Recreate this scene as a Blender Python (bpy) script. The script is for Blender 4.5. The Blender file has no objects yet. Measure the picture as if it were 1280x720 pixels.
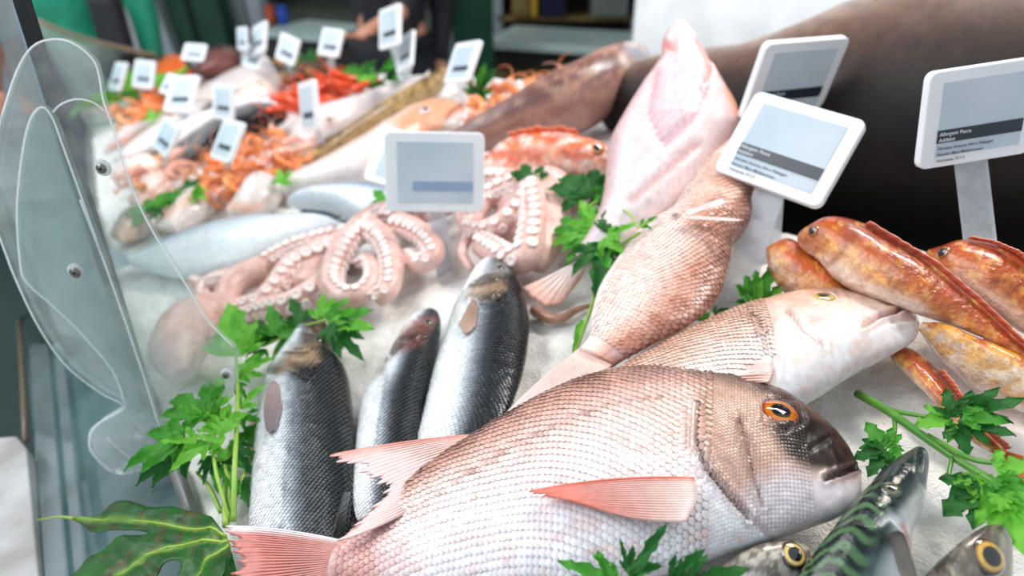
import bpy, bmesh, math, random
import numpy as np
from mathutils import Vector, Matrix

SC = bpy.context.scene
COL = SC.collection
rnd = random.Random(7)
nrs = np.random.RandomState(5)

# ------------------------------------------------------------------ camera
F = 853.33                       # focal length in pixels of the 1280x720 frame
PITCH = math.radians(30)
CAM = np.array([0.0, 0.0, 1.5])
RT = np.array([1.0, 0, 0])
FW = np.array([0, math.cos(PITCH), -math.sin(PITCH)])
DN = np.array([0, -math.sin(PITCH), -math.cos(PITCH)])
cd = bpy.data.cameras.new('camera')
cam = bpy.data.objects.new('camera', cd)
COL.objects.link(cam)
cam.location = CAM
cam.rotation_euler = (math.radians(90) - PITCH, 0, 0)
cd.sensor_width = 36
cd.lens = F / 1280 * 36
cd.clip_start = 0.01
cd.dof.use_dof = True
cd.dof.focus_distance = 0.50
cd.dof.aperture_fstop = 3.9
SC.camera = cam
# ------------------------------------------------------------------ light
w = bpy.data.worlds.new('market_sky')
SC.world = w
w.use_nodes = True
wn = w.node_tree.nodes
wn['Background'].inputs[0].default_value = (0.86, 0.93, 1.0, 1)
wn['Background'].inputs[1].default_value = 0.62


def area(name, loc, target, size, power, col, sy=None):
    l = bpy.data.lights.new(name, 'AREA')
    l.energy = power
    l.size = size
    l.color = col
    if sy:
        l.shape = 'RECTANGLE'
        l.size_y = sy
    o = bpy.data.objects.new(name, l)
    COL.objects.link(o)
    o.location = loc
    d = Vector(target) - Vector(loc)
    o.rotation_euler = d.to_track_quat('-Z', 'Y').to_euler()
    return o


area('daylight_opening', (-1.9, 1.1, 3.2), (0.0, 0.7, 1.0), 3.0, 96, (0.95, 0.98, 1.0), 2.4)
area('added_glint_light', (0.8, 1.1, 2.5), (0.2, 0.7, 1.0), 0.6, 11, (1.0, 0.88, 0.74), 0.12)  # added warm strip light, unseen, for glints on the wet fish
area('added_board_fill', (0.75, 1.25, 2.5), (1.0, 2.0, 1.35), 1.0, 26, (0.96, 0.98, 1.0), 0.15)  # added fill light, no visible source, to whiten the board
SC.view_settings.view_transform = 'Standard'
SC.view_settings.look = 'None'
SC.view_settings.gamma = 1
SC.view_settings.use_curve_mapping = False
SC.view_settings.exposure = 0.22

# ------------------------------------------------------------------ geometry of the sloping ice bed
# 1/depth of the bed is linear in the photo: the bed is a plane that falls away to the left
BA, BB, BC = 1.183, 0.0006, 0.0023
NB = np.array([BB * F, BC * F, BA])
NBL = np.linalg.norm(NB)
UPN = -(NB[0] * RT + NB[1] * DN + NB[2] * FW) / NBL      # bed normal, upwards


def at(px, py, d):
    "world point seen at a photo position at camera depth d"
    return CAM + ((px - 640) / F * d) * RT + ((py - 360) / F * d) * DN + d * FW


def bed(px, py, h=0.0):
    "world point at a photo position, h metres above the bed"
    return at(px, py, (1 - h * NBL) / (BA + BB * (px - 640) + BC * (py - 360)))


def proj(P):
    P = np.asarray(P) - CAM
    z = P @ FW
    return np.stack([640 + F * (P @ RT) / z, 360 + F * (P @ DN) / z], -1)


class Plane:
    "plane through three anchors (px, py, height above bed)"

    def __init__(s, a, b, c):
        A, B, C = (bed(*q) for q in (a, b, c))
        s.o = A
        n = np.cross(B - A, C - A)
        n /= np.linalg.norm(n)
        if n @ (CAM - A) < 0:
            n = -n
        s.n = n

    def pt(s, px, py, h=0.0):
        px = np.asarray(px, float)
        py = np.asarray(py, float)
        d = ((px - 640) / F)[..., None] * RT + ((py - 360) / F)[..., None] * DN + FW
        t = ((s.o + s.n * h - CAM) @ s.n) / (d @ s.n)
        return CAM + d * t[..., None]


BED = Plane((300, 300, 0), (900, 300, 0), (600, 650, 0))


def srgb(c):
    c = np.asarray(c, float) / 255.0
    return np.where(c <= 0.04045, c / 12.92, ((c + 0.055) / 1.055) ** 2.4)


def noise3(p, seed=0):
    "smooth value noise, p (...,2 or 3)"
    p = np.asarray(p, float)
    if p.shape[-1] == 2:
        p = np.concatenate([p, np.zeros(p.shape[:-1] + (1,))], -1)
    tab = np.random.RandomState(seed).rand(32, 32, 32)
    i = np.floor(p).astype(int)
    f = p - i
    f = f * f * (3 - 2 * f)
    i &= 31
    j = (i + 1) & 31
    r = 0
    for a in (0, 1):
        for b in (0, 1):
            for c in (0, 1):
                wgt = (f[..., 0] if a else 1 - f[..., 0]) * (f[..., 1] if b else 1 - f[..., 1]) * (f[..., 2] if c else 1 - f[..., 2])
                r = r + wgt * tab[(j if a else i)[..., 0], (j if b else i)[..., 1], (j if c else i)[..., 2]]
    return r


def fbm(p, seed=0, o=3):
    r = 0
    a = 0.5
    for k in range(o):
        r = r + a * noise3(np.asarray(p) * 2 ** k, seed + k)
        a *= 0.5
    return r / (1 - 0.5 ** o)


def spline(pts, n, u=None):
    "Catmull-Rom through the points, n samples (uniform in index)"
    p = np.asarray(pts, float)
    m = len(p) - 1
    q = np.vstack([2 * p[0] - p[1], p, 2 * p[-1] - p[-2]])
    u = np.linspace(0, m, n) if u is None else np.asarray(u) * m
    i = np.clip(np.floor(u).astype(int), 0, m - 1)
    t = (u - i)[:, None]
    a, b, c, d = q[i], q[i + 1], q[i + 2], q[i + 3]
    return 0.5 * (2 * b + (c - a) * t + (2 * a - 5 * b + 4 * c - d) * t * t + (3 * b - a - 3 * c + d) * t ** 3)


def seg_dist(xy, line):
    "distance of points to a polyline"
    xy = np.asarray(xy, float)
    best = np.full(xy.shape[:-1], 1e9)
    for a, b in zip(line[:-1], line[1:]):
        a = np.array(a, float)
        b = np.array(b, float)
        ab = b - a
        t = np.clip(((xy - a) @ ab) / (ab @ ab + 1e-9), 0, 1)
        best = np.minimum(best, np.linalg.norm(xy - (a + t[..., None] * ab), axis=-1))
    return best


def in_poly(xy, poly):
    x, y = xy[..., 0], xy[..., 1]
    r = np.zeros(x.shape, bool)
    n = len(poly)
    for i in range(n):
        x0, y0 = poly[i]
        x1, y1 = poly[(i + 1) % n]
        c = ((y0 > y) != (y1 > y)) & (x < (x1 - x0) * (y - y0) / (y1 - y0 + 1e-9) + x0)
        r ^= c
    return r


# ------------------------------------------------------------------ object helpers
def props(o, label=None, cat=None, group=None, kind=None):
    if label:
        o['label'] = label
    if cat:
        o['category'] = cat
    if group:
        o['group'] = group
    if kind:
        o['kind'] = kind
    return o


def empty(name, loc, label=None, cat=None, group=None):
    o = bpy.data.objects.new(name, None)
    o.empty_display_size = 0.02
    o.location = tuple(float(v) for v in loc)
    COL.objects.link(o)
    return props(o, label, cat, group)


def link(name, me, mat=None, parent=None):
    o = bpy.data.objects.new(name, me)
    COL.objects.link(o)
    if mat is not None and not me.materials:
        me.materials.append(mat)
    if parent is not None:
        o.parent = parent
        if parent.parent is None:
            o.matrix_parent_inverse = Matrix.Translation(parent.location).inverted()
    return o


def mesh(name, V, Fc, mat=None, parent=None, col=None, smooth=True):
    me = bpy.data.meshes.new(name)
    V = np.asarray(V, float)
    me.from_pydata(V.tolist(), [], [list(map(int, f)) for f in Fc])
    if smooth:
        me.polygons.foreach_set('use_smooth', np.ones(len(me.polygons), bool))
    if col is not None:
        at_ = me.color_attributes.new('Col', 'FLOAT_COLOR', 'POINT')
        c = np.ones((len(V), 4))
        c[:, :3] = col
        at_.data.foreach_set('color', c.ravel().astype(np.float32))
    me.update()
    return link(name, me, mat, parent)


def grid_faces(n, m, closed=False, off=0):
    f = []
    mm = m if closed else m - 1
    for i in range(n - 1):
        for j in range(mm):
            k = (j + 1) % m
            f.append((off + i * m + j, off + i * m + k, off + (i + 1) * m + k, off + (i + 1) * m + j))
    return f


def frames(P):
    P = np.asarray(P, float)
    T = np.gradient(P, axis=0)
    T /= np.linalg.norm(T, axis=1)[:, None] + 1e-12
    N = np.zeros_like(P)
    a = np.cross(T[0], [0.3, 0.2, 0.93])
    if np.linalg.norm(a) < 1e-3:
        a = np.cross(T[0], [1, 0, 0])
    N[0] = a / np.linalg.norm(a)
    for i in range(1, len(P)):
        v = N[i - 1] - T[i] * (N[i - 1] @ T[i])
        N[i] = v / (np.linalg.norm(v) + 1e-12)
    return T, N, np.cross(T, N)


def tube_vf(P, R, m=10, off=0):
    P = np.asarray(P, float)
    R = np.broadcast_to(np.asarray(R, float), (len(P),))
    T, N, B = frames(P)
    th = np.linspace(0, 2 * np.pi, m, endpoint=False)
    V = P[:, None] + R[:, None, None] * (np.cos(th)[None, :, None] * N[:, None] + np.sin(th)[None, :, None] * B[:, None])
    V = V.reshape(-1, 3)
    f = grid_faces(len(P), m, True, off)
    f.append(tuple(off + k for k in range(m))[::-1])
    f.append(tuple(off + (len(P) - 1) * m + k for k in range(m)))
    return V, f


def tube(name, P, R, mat, parent=None, m=10, col=None):
    V, f = tube_vf(P, R, m)
    return mesh(name, V, f, mat, parent, col)


def box_vf(c, ax, ay, az, off=0):
    "box from a centre and three half-axis vectors"
    V = [np.asarray(c) + i * np.asarray(ax) + j * np.asarray(ay) + k * np.asarray(az) for k in (-1, 1) for j in (-1, 1) for i in (-1, 1)]
    f = [(0, 2, 3, 1), (4, 5, 7, 6), (0, 1, 5, 4), (2, 6, 7, 3), (0, 4, 6, 2), (1, 3, 7, 5)]
    return V, [tuple(off + q for q in x) for x in f]


def box(name, c, ax, ay, az, mat, parent=None, bevel=0.0):
    V, f = box_vf(c, ax, ay, az)
    o = mesh(name, V, f, mat, parent, smooth=False)
    if bevel:
        b = o.modifiers.new('bevel', 'BEVEL')
        b.width = bevel
        b.segments = 2
    return o


def wbox(name, x0, x1, y0, y1, z0, z1, mat, parent=None, bevel=0.0):
    return box(name, ((x0 + x1) / 2, (y0 + y1) / 2, (z0 + z1) / 2), ((x1 - x0) / 2, 0, 0), (0, (y1 - y0) / 2, 0), (0, 0, (z1 - z0) / 2), mat, parent, bevel)


def prism(name, poly3, nrm, th, mat, parent=None, smooth=False, bevel=0.0):
    "flat outline given thickness th (downwards against nrm)"
    bm = bmesh.new()
    vs = [bm.verts.new(tuple(p)) for p in poly3]
    f = bm.faces.new(vs)
    f.normal_update()
    if np.dot(f.normal, nrm) < 0:
        f.normal_flip()
    r = bmesh.ops.extrude_face_region(bm, geom=[f])
    nv = [g for g in r['geom'] if isinstance(g, bmesh.types.BMVert)]
    bmesh.ops.translate(bm, verts=nv, vec=Vector(tuple(-np.asarray(nrm) * th)))
    bmesh.ops.recalc_face_normals(bm, faces=bm.faces)
    me = bpy.data.meshes.new(name)
    bm.to_mesh(me)
    bm.free()
    o = link(name, me, mat, parent)
    if bevel:
        b = o.modifiers.new('bevel', 'BEVEL')
        b.width = bevel
        b.segments = 2
        b.limit_method = 'ANGLE'
    return o


# ------------------------------------------------------------------ materials
MATS = {}


def new_mat(name):
    m = bpy.data.materials.new(name)
    m.use_nodes = True
    nt = m.node_tree
    return m, nt, nt.nodes, nt.links, nt.nodes['Principled BSDF']


def bump(nt, bsdf, scale, strength, dist=0.001, detail=4, kind='noise'):
    n, l = nt.nodes, nt.links
    tc = n.new('ShaderNodeTexCoord')
    if kind == 'noise':
        t = n.new('ShaderNodeTexNoise')
        t.inputs['Scale'].default_value = scale
        t.inputs['Detail'].default_value = detail
        out = t.outputs['Fac']
    else:
        t = n.new('ShaderNodeTexVoronoi')
        t.inputs['Scale'].default_value = scale
        out = t.outputs['Distance']
    l.new(tc.outputs['Object'], t.inputs['Vector'])
    b = n.new('ShaderNodeBump')
    b.inputs['Strength'].default_value = strength
    b.inputs['Distance'].default_value = dist
    l.new(out, b.inputs['Height'])
    l.new(b.outputs[0], bsdf.inputs['Normal'])
    return t


def vmat(name, rough=0.3, spec=0.5, coat=0.0, sss=0.0, bscale=900, bstr=0.25, bdist=0.0006, nscale=120, namt=0.12, metal=0.0, bkind='noise'):
    "wet animal skin: colour from the vertex paint, broken up by fine noise"
    m, nt, n, l, b = new_mat(name)
    a = n.new('ShaderNodeAttribute')
    a.attribute_name = 'Col'
    tc = n.new('ShaderNodeTexCoord')
    t = n.new('ShaderNodeTexNoise')
    t.inputs['Scale'].default_value = nscale
    t.inputs['Detail'].default_value = 5
    l.new(tc.outputs['Object'], t.inputs['Vector'])
    mr = n.new('ShaderNodeMapRange')
    mr.inputs[1].default_value = 0.3
    mr.inputs[2].default_value = 0.7
    mr.inputs[3].default_value = 1 - namt
    mr.inputs[4].default_value = 1 + namt
    l.new(t.outputs['Fac'], mr.inputs[0])
    mx = n.new('ShaderNodeVectorMath')
    mx.operation = 'SCALE'
    l.new(a.outputs['Color'], mx.inputs[0])
    l.new(mr.outputs[0], mx.inputs['Scale'])
    l.new(mx.outputs[0], b.inputs['Base Color'])
    b.inputs['Roughness'].default_value = rough
    b.inputs['Specular IOR Level'].default_value = spec
    b.inputs['Metallic'].default_value = metal
    b.inputs['Coat Weight'].default_value = coat
    b.inputs['Coat Roughness'].default_value = 0.08
    if sss:
        b.inputs['Subsurface Weight'].default_value = sss
        b.inputs['Subsurface Radius'].default_value = (0.012, 0.006, 0.004)
        b.inputs['Subsurface Scale'].default_value = 0.3
    if bstr:
        bump(nt, b, bscale, bstr, bdist, kind=bkind)
    MATS[name] = m
    return m


def pmat(name, col, rough=0.5, spec=0.5, metal=0.0, coat=0.0, col2=None, nscale=8.0, bscale=0, bstr=0.2, bdist=0.002, lo=0.35, hi=0.65, sss=0.0, emit=0.0):
    "plain procedural material: one or two colours mixed by noise"
    m, nt, n, l, b = new_mat(name)
    c = tuple(srgb(col)) + (1,)
    b.inputs['Base Color'].default_value = c
    b.inputs['Roughness'].default_value = rough
    b.inputs['Specular IOR Level'].default_value = spec
    b.inputs['Metallic'].default_value = metal
    b.inputs['Coat Weight'].default_value = coat
    if sss:
        b.inputs['Subsurface Weight'].default_value = sss
        b.inputs['Subsurface Radius'].default_value = (0.01, 0.006, 0.004)
        b.inputs['Subsurface Scale'].default_value = 0.5
    if col2 is None:
        col2 = [max(0, q * 0.93) for q in col]
    tc = n.new('ShaderNodeTexCoord')
    t = n.new('ShaderNodeTexNoise')
    t.inputs['Scale'].default_value = nscale
    t.inputs['Detail'].default_value = 5
    l.new(tc.outputs['Object'], t.inputs['Vector'])
    r = n.new('ShaderNodeValToRGB')
    r.color_ramp.elements[0].position = lo
    r.color_ramp.elements[1].position = hi
    r.color_ramp.elements[0].color = c
    r.color_ramp.elements[1].color = tuple(srgb(col2)) + (1,)
    l.new(t.outputs['Fac'], r.inputs[0])
    l.new(r.outputs[0], b.inputs['Base Color'])
    if emit:
        b.inputs['Emission Color'].default_value = c
        b.inputs['Emission Strength'].default_value = emit
    if bscale:
        bump(nt, b, bscale, bstr, bdist)
    MATS[name] = m
    return m


def clear_mat(name, tint=(1, 1, 1), haze=0.1, hazecol=(0.9, 0.93, 0.95), gloss=0.5, rough=0.03, scratch=60, var=0.15):
    "clear plastic or glass: see-through, fresnel mirror, a milky film that varies"
    m, nt, n, l, b = new_mat(name)
    n.remove(b)
    out = n['Material Output']
    tr = n.new('ShaderNodeBsdfTransparent')
    tr.inputs[0].default_value = tuple(tint) + (1,)
    gl = n.new('ShaderNodeBsdfGlossy')
    gl.inputs['Roughness'].default_value = rough
    lw = n.new('ShaderNodeLayerWeight')
    lw.inputs['Blend'].default_value = 0.25
    mu = n.new('ShaderNodeMath')
    mu.operation = 'MULTIPLY'
    mu.inputs[1].default_value = gloss
    l.new(lw.outputs['Fresnel'], mu.inputs[0])
    m1 = n.new('ShaderNodeMixShader')
    l.new(mu.outputs[0], m1.inputs[0])
    l.new(tr.outputs[0], m1.inputs[1])
    l.new(gl.outputs[0], m1.inputs[2])
    df = n.new('ShaderNodeBsdfDiffuse')
    df.inputs[0].default_value = tuple(hazecol) + (1,)
    tl = n.new('ShaderNodeBsdfTranslucent')
    tl.inputs[0].default_value = tuple(hazecol) + (1,)
    hz = n.new('ShaderNodeMixShader')
    hz.inputs[0].default_value = 0.5
    l.new(df.outputs[0], hz.inputs[1])
    l.new(tl.outputs[0], hz.inputs[2])
    tc = n.new('ShaderNodeTexCoord')
    t = n.new('ShaderNodeTexNoise')
    t.inputs['Scale'].default_value = scratch
    t.inputs['Detail'].default_value = 8
    t.inputs['Roughness'].default_value = 0.7
    l.new(tc.outputs['Object'], t.inputs['Vector'])
    mr = n.new('ShaderNodeMapRange')
    mr.inputs[1].default_value = 0.35
    mr.inputs[2].default_value = 0.75
    mr.inputs[3].default_value = haze
    mr.inputs[4].default_value = haze + var
    l.new(t.outputs['Fac'], mr.inputs[0])
    m2 = n.new('ShaderNodeMixShader')
    l.new(mr.outputs[0], m2.inputs[0])
    l.new(m1.outputs[0], m2.inputs[1])
    l.new(hz.outputs[0], m2.inputs[2])
    l.new(m2.outputs[0], out.inputs[0])
    MATS[name] = m
    return m


def leaf_mat(name, c1, c2, rough=0.35):
    m = pmat(name, c1, rough, 0.5, col2=c2, nscale=70, bscale=260, bstr=0.5, bdist=0.001)
    nt = m.node_tree
    b = nt.nodes['Principled BSDF']
    b.inputs['Transmission Weight'].default_value = 0.0
    tl = nt.nodes.new('ShaderNodeBsdfTranslucent')
    tl.inputs[0].default_value = tuple(srgb([min(255, q * 1.25 + 20) for q in c1])) + (1,)
    mx = nt.nodes.new('ShaderNodeMixShader')
    mx.inputs[0].default_value = 0.28
    nt.links.new(b.outputs[0], mx.inputs[1])
    nt.links.new(tl.outputs[0], mx.inputs[2])
    nt.links.new(mx.outputs[0], nt.nodes['Material Output'].inputs[0])
    return m


vmat('fish_skin', 0.27, 0.35, 0.1, 0.12, 1100, 0.22, 0.0005, 160, 0.12)
vmat('fish_scale', 0.26, 0.35, 0.08, 0.0, 1500, 0.1, 0.0004, 220, 0.10)
vmat('silver_skin', 0.24, 0.4, 0.15, 0.0, 1100, 0.15, 0.0004, 160, 0.10)
vmat('silver_scale', 0.2, 0.32, 0.05, 0.0, 1500, 0.08, 0.0004, 220, 0.12)
vmat('wet_skin', 0.14, 0.45, 0.35, 0.06, 230, 0.75, 0.0024, 110, 0.22)
vmat('mackerel_skin', 0.13, 0.4, 0.1, 0.0, 420, 0.3, 0.001, 120, 0.16)
vmat('fin_membrane', 0.33, 0.5, 0.2, 0.2, 900, 0.15, 0.0004, 150, 0.08)
vmat('octopus_skin', 0.3, 0.5, 0.25, 0.3, 500, 0.5, 0.001, 130, 0.18)
vmat('eye_surface', 0.05, 0.8, 1.0, 0.0, 900, 0, 0, 500, 0.2)
vmat('leaf_paint', 0.42, 0.3, 0.0, 0.0, 300, 0.4, 0.0008, 90, 0.18)
pmat('mouth_dark', (40, 26, 26), 0.25, col2=(70, 44, 42), nscale=90)
pmat('label_plastic', (240, 243, 247), 0.35, col2=(233, 237, 243), nscale=20)
pmat('label_screen', (186, 202, 214), 0.5, 0.2, col2=(203, 214, 223), nscale=12)
pmat('label_band', (38, 50, 62), 0.3, col2=(32, 42, 54), nscale=12)
pmat('label_ink', (88, 100, 112), 0.5)
pmat('label_white_ink', (225, 232, 240), 0.5)
pmat('label_pale_band', (150, 172, 205), 0.3)
clear_mat('stem_plastic', (0.96, 0.98, 1.0), 0.34, (0.75, 0.79, 0.84), 0.6, 0.05, 35, 0.3)
clear_mat('bracket_plastic', (0.95, 0.985, 0.98), 0.05, (0.80, 0.86, 0.87), 0.5, 0.06, 38, 0.22)
clear_mat('bracket_thick', (0.93, 0.975, 0.965), 0.08, (0.72, 0.80, 0.81), 0.5, 0.08, 30, 0.26)
clear_mat('bracket_edge', (0.97, 0.99, 1.0), 0.62, (0.95, 0.98, 1.0), 0.6, 0.1, 60, 0.2)
clear_mat('guard_glass', (0.86, 0.95, 0.92), 0.05, (0.8, 0.9, 0.9), 0.8, 0.02, 8, 0.08)
leaf_mat('parsley_bright', (92, 176, 46), (126, 196, 66))
leaf_mat('parsley_mid', (54, 140, 36), (84, 166, 46))
leaf_mat('parsley_dark', (22, 92, 34), (44, 122, 38))
pmat('parsley_stem', (132, 176, 66), 0.35, col2=(160, 192, 84), nscale=40, sss=0.1)
pmat('parsley_stem_dark', (70, 126, 44), 0.35, col2=(96, 150, 60), nscale=40)
pmat('leaf_vein', (150, 178, 60), 0.4)


# ------------------------------------------------------------------ fish
PROF = [(0, 0.0), (0.015, 0.22), (0.05, 0.45), (0.12, 0.7), (0.25, 0.95), (0.38, 1.0), (0.55, 0.9), (0.75, 0.6), (0.9, 0.34), (1.0, 0.2)]


def apply_paint(col, xy, ops, upper):
    for op in ops:
        k = op[0]
        if k == 'poly':
            _, poly, c, soft, a = op
            d = seg_dist(xy, list(poly) + [poly[0]])
            ins = in_poly(xy, poly)
            sd = np.where(ins, d, -d)
            wgt = np.clip(sd / (2 * soft) + 0.5, 0, 1)
        elif k == 'line':
            _, pts, c, wd, a = op
            wgt = np.exp(-(seg_dist(xy, pts) / wd) ** 2)
        elif k == 'blob':
            _, (x, y), (rx, ry), c, a = op
            wgt = np.exp(-(((xy[:, 0] - x) / rx) ** 2 + ((xy[:, 1] - y) / ry) ** 2))
        elif k == 'mottle':
            _, sx, sy, c, a, lo, hi, seed = op
            wgt = np.clip((fbm(np.stack([xy[:, 0] / sx, xy[:, 1] / sy], -1), seed) - lo) / (hi - lo), 0, 1)
        wgt = (wgt * a * upper)[:, None]
        col = col * (1 - wgt) + srgb(c) * wgt
    return col


def stops(v, st):
    xs = [s[0] for s in st]
    cs = np.array([srgb(s[1]) for s in st])
    return np.stack([np.interp(v, xs, cs[:, k]) for k in range(3)], -1)


class Fish:
    def __init__(S, name, label, cat, top, bot, anch, tk, st, ops=(), grooves=(), n=120, m=56, skin='fish_skin', prof=PROF, group=None, powr=1.0, flat=0.0):
        S.pl = Plane(*anch)
        S.tk = tk
        u = np.linspace(0, 1, n) ** 1.25
        u[0] = 0.0005
        tp = spline(top, n, u)
        bp = spline(bot, n, u)
        T = S.pl.pt(tp[:, 0], tp[:, 1])
        B = S.pl.pt(bp[:, 0], bp[:, 1])
        mid = (T + B) / 2
        W = (T - B) / 2
        arc = np.concatenate([[0], np.cumsum(np.linalg.norm(np.diff(mid, axis=0), axis=1))])
        S.len = arc[-1]
        s = arc / arc[-1]
        t = tk * np.interp(s, [q[0] for q in prof], [q[1] for q in prof])
        wl = np.linalg.norm(W, axis=1)
        t = np.minimum(t, wl * 1.15 + 0.0005)
        # keep the traced outline once the body has its thickness
        c0 = proj(mid)
        pw = proj(mid + W) - c0
        pn = proj(mid + S.pl.n * t[:, None]) - c0
        ax = np.gradient(c0, axis=0)
        pr = np.stack([-ax[:, 1], ax[:, 0]], -1)
        pr /= np.linalg.norm(pr, axis=1)[:, None] + 1e-9
        a = np.abs((pw * pr).sum(1)) + 1e-6
        b = np.abs((pn * pr).sum(1))
        k = np.sqrt(np.clip(1 - (b / a) ** 2, 0.3, 1))
        W = W * k[:, None]
        th = np.linspace(0, 2 * np.pi, m, endpoint=False)
        ct = np.cos(th)
        sn = np.sign(np.sin(th)) * np.abs(np.sin(th)) ** powr
        V = mid[:, None] + W[:, None] * ct[None, :, None] + (S.pl.n * t[:, None])[:, None] * sn[None, :, None]
        S.V = V
        vv = np.broadcast_to(ct[None], (n, m)).ravel()
        ss = np.broadcast_to(s[:, None], (n, m)).ravel()
        up = np.clip(np.broadcast_to(np.sin(th)[None], (n, m)).ravel() * 4 + 0.8, 0, 1)
        P = V.reshape(-1, 3)
        xy = proj(P)
        disp = np.zeros(len(P))
        for g in grooves:
            pts, wd, dp = g[:3]
            d = seg_dist(xy, pts)
            disp -= dp * np.exp(-(d / wd) ** 2)
            disp += 0.45 * dp * np.exp(-((d - 2.2 * wd) / (1.2 * wd)) ** 2)
        disp += (fbm(P * 90, 3) - 0.5) * tk * 0.05
        P = P + S.pl.n * (disp * up)[:, None]
        S.G = P.reshape(n, m, 3)
        col = stops(vv, st) if not callable(st) else st(ss, vv, P)
        col = apply_paint(col, xy, ops, up)
        S.C = col.reshape(n, m, 3)
        S.n, S.m, S.s, S.arc, S.th = n, m, s, arc, th
        base = mid[n // 2] - S.pl.n * tk
        S.root = empty(name, base, label, cat, group)
        Vf = np.vstack([P, mid[0], mid[-1]])
        f = grid_faces(n, m, True)
        for j in range(m):
            q = (j + 1) % m
            f.append((len(P), q, j))
            f.append((len(P) + 1, (n - 1) * m + j, (n - 1) * m + q))
        S.body = mesh('body', Vf, f, MATS[skin], S.root, np.vstack([col, col[0], col[-1]]))

    def surf(S, x, y):
        "surface point of the upper side nearest the photo position, with its normal"
        up = S.th
        idx = np.where(np.sin(S.th) > -0.05)[0]
        G = S.G[:, idx]
        q = proj(G.reshape(-1, 3)).reshape(G.shape[0], G.shape[1], 2)
        d = np.linalg.norm(q - [x, y], axis=-1)
        i, j = np.unravel_index(np.argmin(d), d.shape)
        i0, i1 = max(i - 2, 0), min(i + 2, G.shape[0] - 1)
        j0, j1 = max(j - 2, 0), min(j + 2, G.shape[1] - 1)
        a = G[i1, j] - G[i0, j]
        b = G[i, j1] - G[i, j0]
        nn = np.cross(a, b)
        nn /= np.linalg.norm(nn) + 1e-12
        if nn @ (CAM - G[i, j]) < 0:
            nn = -nn
        return G[i, j], nn, a / (np.linalg.norm(a) + 1e-12)

    def eye(S, x, y, r, rings, bulge=0.45, squash=1.0, lift=0.0, label=None):
        "domed eye: colour rings from the pupil outwards [(fraction, colour)]"
        p, nn, a = S.surf(x, y)
        nn = nn * 0.75 + S.pl.n * 0.25
        nn /= np.linalg.norm(nn)
        a = a - nn * (a @ nn)
        a /= np.linalg.norm(a)
        b = np.cross(nn, a)
        R, M = 14, 28
        rr = np.linspace(0, 1, R)
        ph = np.linspace(0, 2 * np.pi, M, endpoint=False)
        hgt = np.sqrt(np.clip(1 - rr ** 2, 0, 1)) * r * bulge
        V = p + nn * (hgt[:, None, None] - r * 0.12 + lift) + r * rr[:, None, None] * (np.cos(ph)[None, :, None] * a + squash * np.sin(ph)[None, :, None] * b)
        f = grid_faces(R, M, True)
        xs = [q[0] for q in rings]
        cs = np.array([srgb(q[1]) for q in rings])
        c = np.stack([np.interp(rr, xs, cs[:, k]) for k in range(3)], -1)
        c = np.repeat(c[:, None], M, 1).reshape(-1, 3)
        e = mesh('eye', V.reshape(-1, 3), f, MATS['eye_surface'], S.root, c)
        if label:
            e['label'] = label
        pr = xs[1] * r
        V2 = p + nn * (r * bulge * 0.985 - r * 0.12 + lift + 0.0003) + (rr * pr)[:, None, None] * (np.cos(ph)[None, :, None] * a + squash * np.sin(ph)[None, :, None] * b) - nn * (rr[:, None, None] ** 2 * pr * 0.12)
        mesh('pupil', V2.reshape(-1, 3), f, MATS['eye_surface'], e, np.tile(srgb(rings[0][1]), (R * M, 1)))
        return e

    def scales(S, d, s0, s1, slope=0.0, skin='fish_scale', lift=0.18, root=(0.72, 0.6, 0.58), tip=(1.05, 1.05, 1.06), th0=10, th1=168, jit=0.12, seed=1, hroot=(0.90, 0.84, 0.83), addtip=0.03):
        "overlapping scales lying on the flank, one joined part; s0 + slope*v is the shoulder line"
        r = np.random.RandomState(seed)
        V, Fc, Cc = [], [], []
        rows = np.arange(s0 * S.len - abs(slope) * S.len, s1 * S.len, d * 0.78)
        idx = np.where((S.th >= math.radians(th0) - 0.1) & (S.th <= math.radians(th1) + 0.1))[0]
        for k, q in enumerate(rows):
            x = np.interp(q, S.arc, np.arange(S.n))
            i = int(min(max(x, 1), S.n - 3))
            fr = x - i
            ring = S.G[i, idx] * (1 - fr) + S.G[i + 1, idx] * fr
            rc = S.C[i, idx] * (1 - fr) + S.C[i + 1, idx] * fr
            tg = S.G[i + 1, idx] - S.G[i - 1, idx]
            ra = np.concatenate([[0], np.cumsum(np.linalg.norm(np.diff(ring, axis=0), axis=1))])
            pos = np.arange((k % 2) * d * 0.5 + d * 0.2, ra[-1], d)
            for z in pos:
                y = np.interp(z, ra, np.arange(len(ra)))
                j = int(min(y, len(ra) - 2))
                g = y - j
                th = S.th[idx[j]] * (1 - g) + S.th[idx[j + 1]] * g
                v = math.cos(th)
                if q / S.len < s0 + slope * v:
                    continue
                p = ring[j] * (1 - g) + ring[j + 1] * g
                c = rc[j] * (1 - g) + rc[j + 1] * g
                T = tg[j]
                T = T / (np.linalg.norm(T) + 1e-12)
                Bv = ring[j + 1] - ring[j]
                Nn = np.cross(T, Bv)
                Nn /= np.linalg.norm(Nn) + 1e-12
                if Nn @ (p - (S.G[i].mean(0))) < 0:
                    Nn = -Nn
                Bv = np.cross(Nn, T)
                e = d * (1 + jit * (r.rand() - 0.5))
                lf = lift * (0.7 + 0.6 * r.rand())
                o = len(V)
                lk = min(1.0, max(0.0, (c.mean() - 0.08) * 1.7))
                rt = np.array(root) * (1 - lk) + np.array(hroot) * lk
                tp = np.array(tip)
                tw = 0.92 + 0.16 * r.rand()
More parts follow.
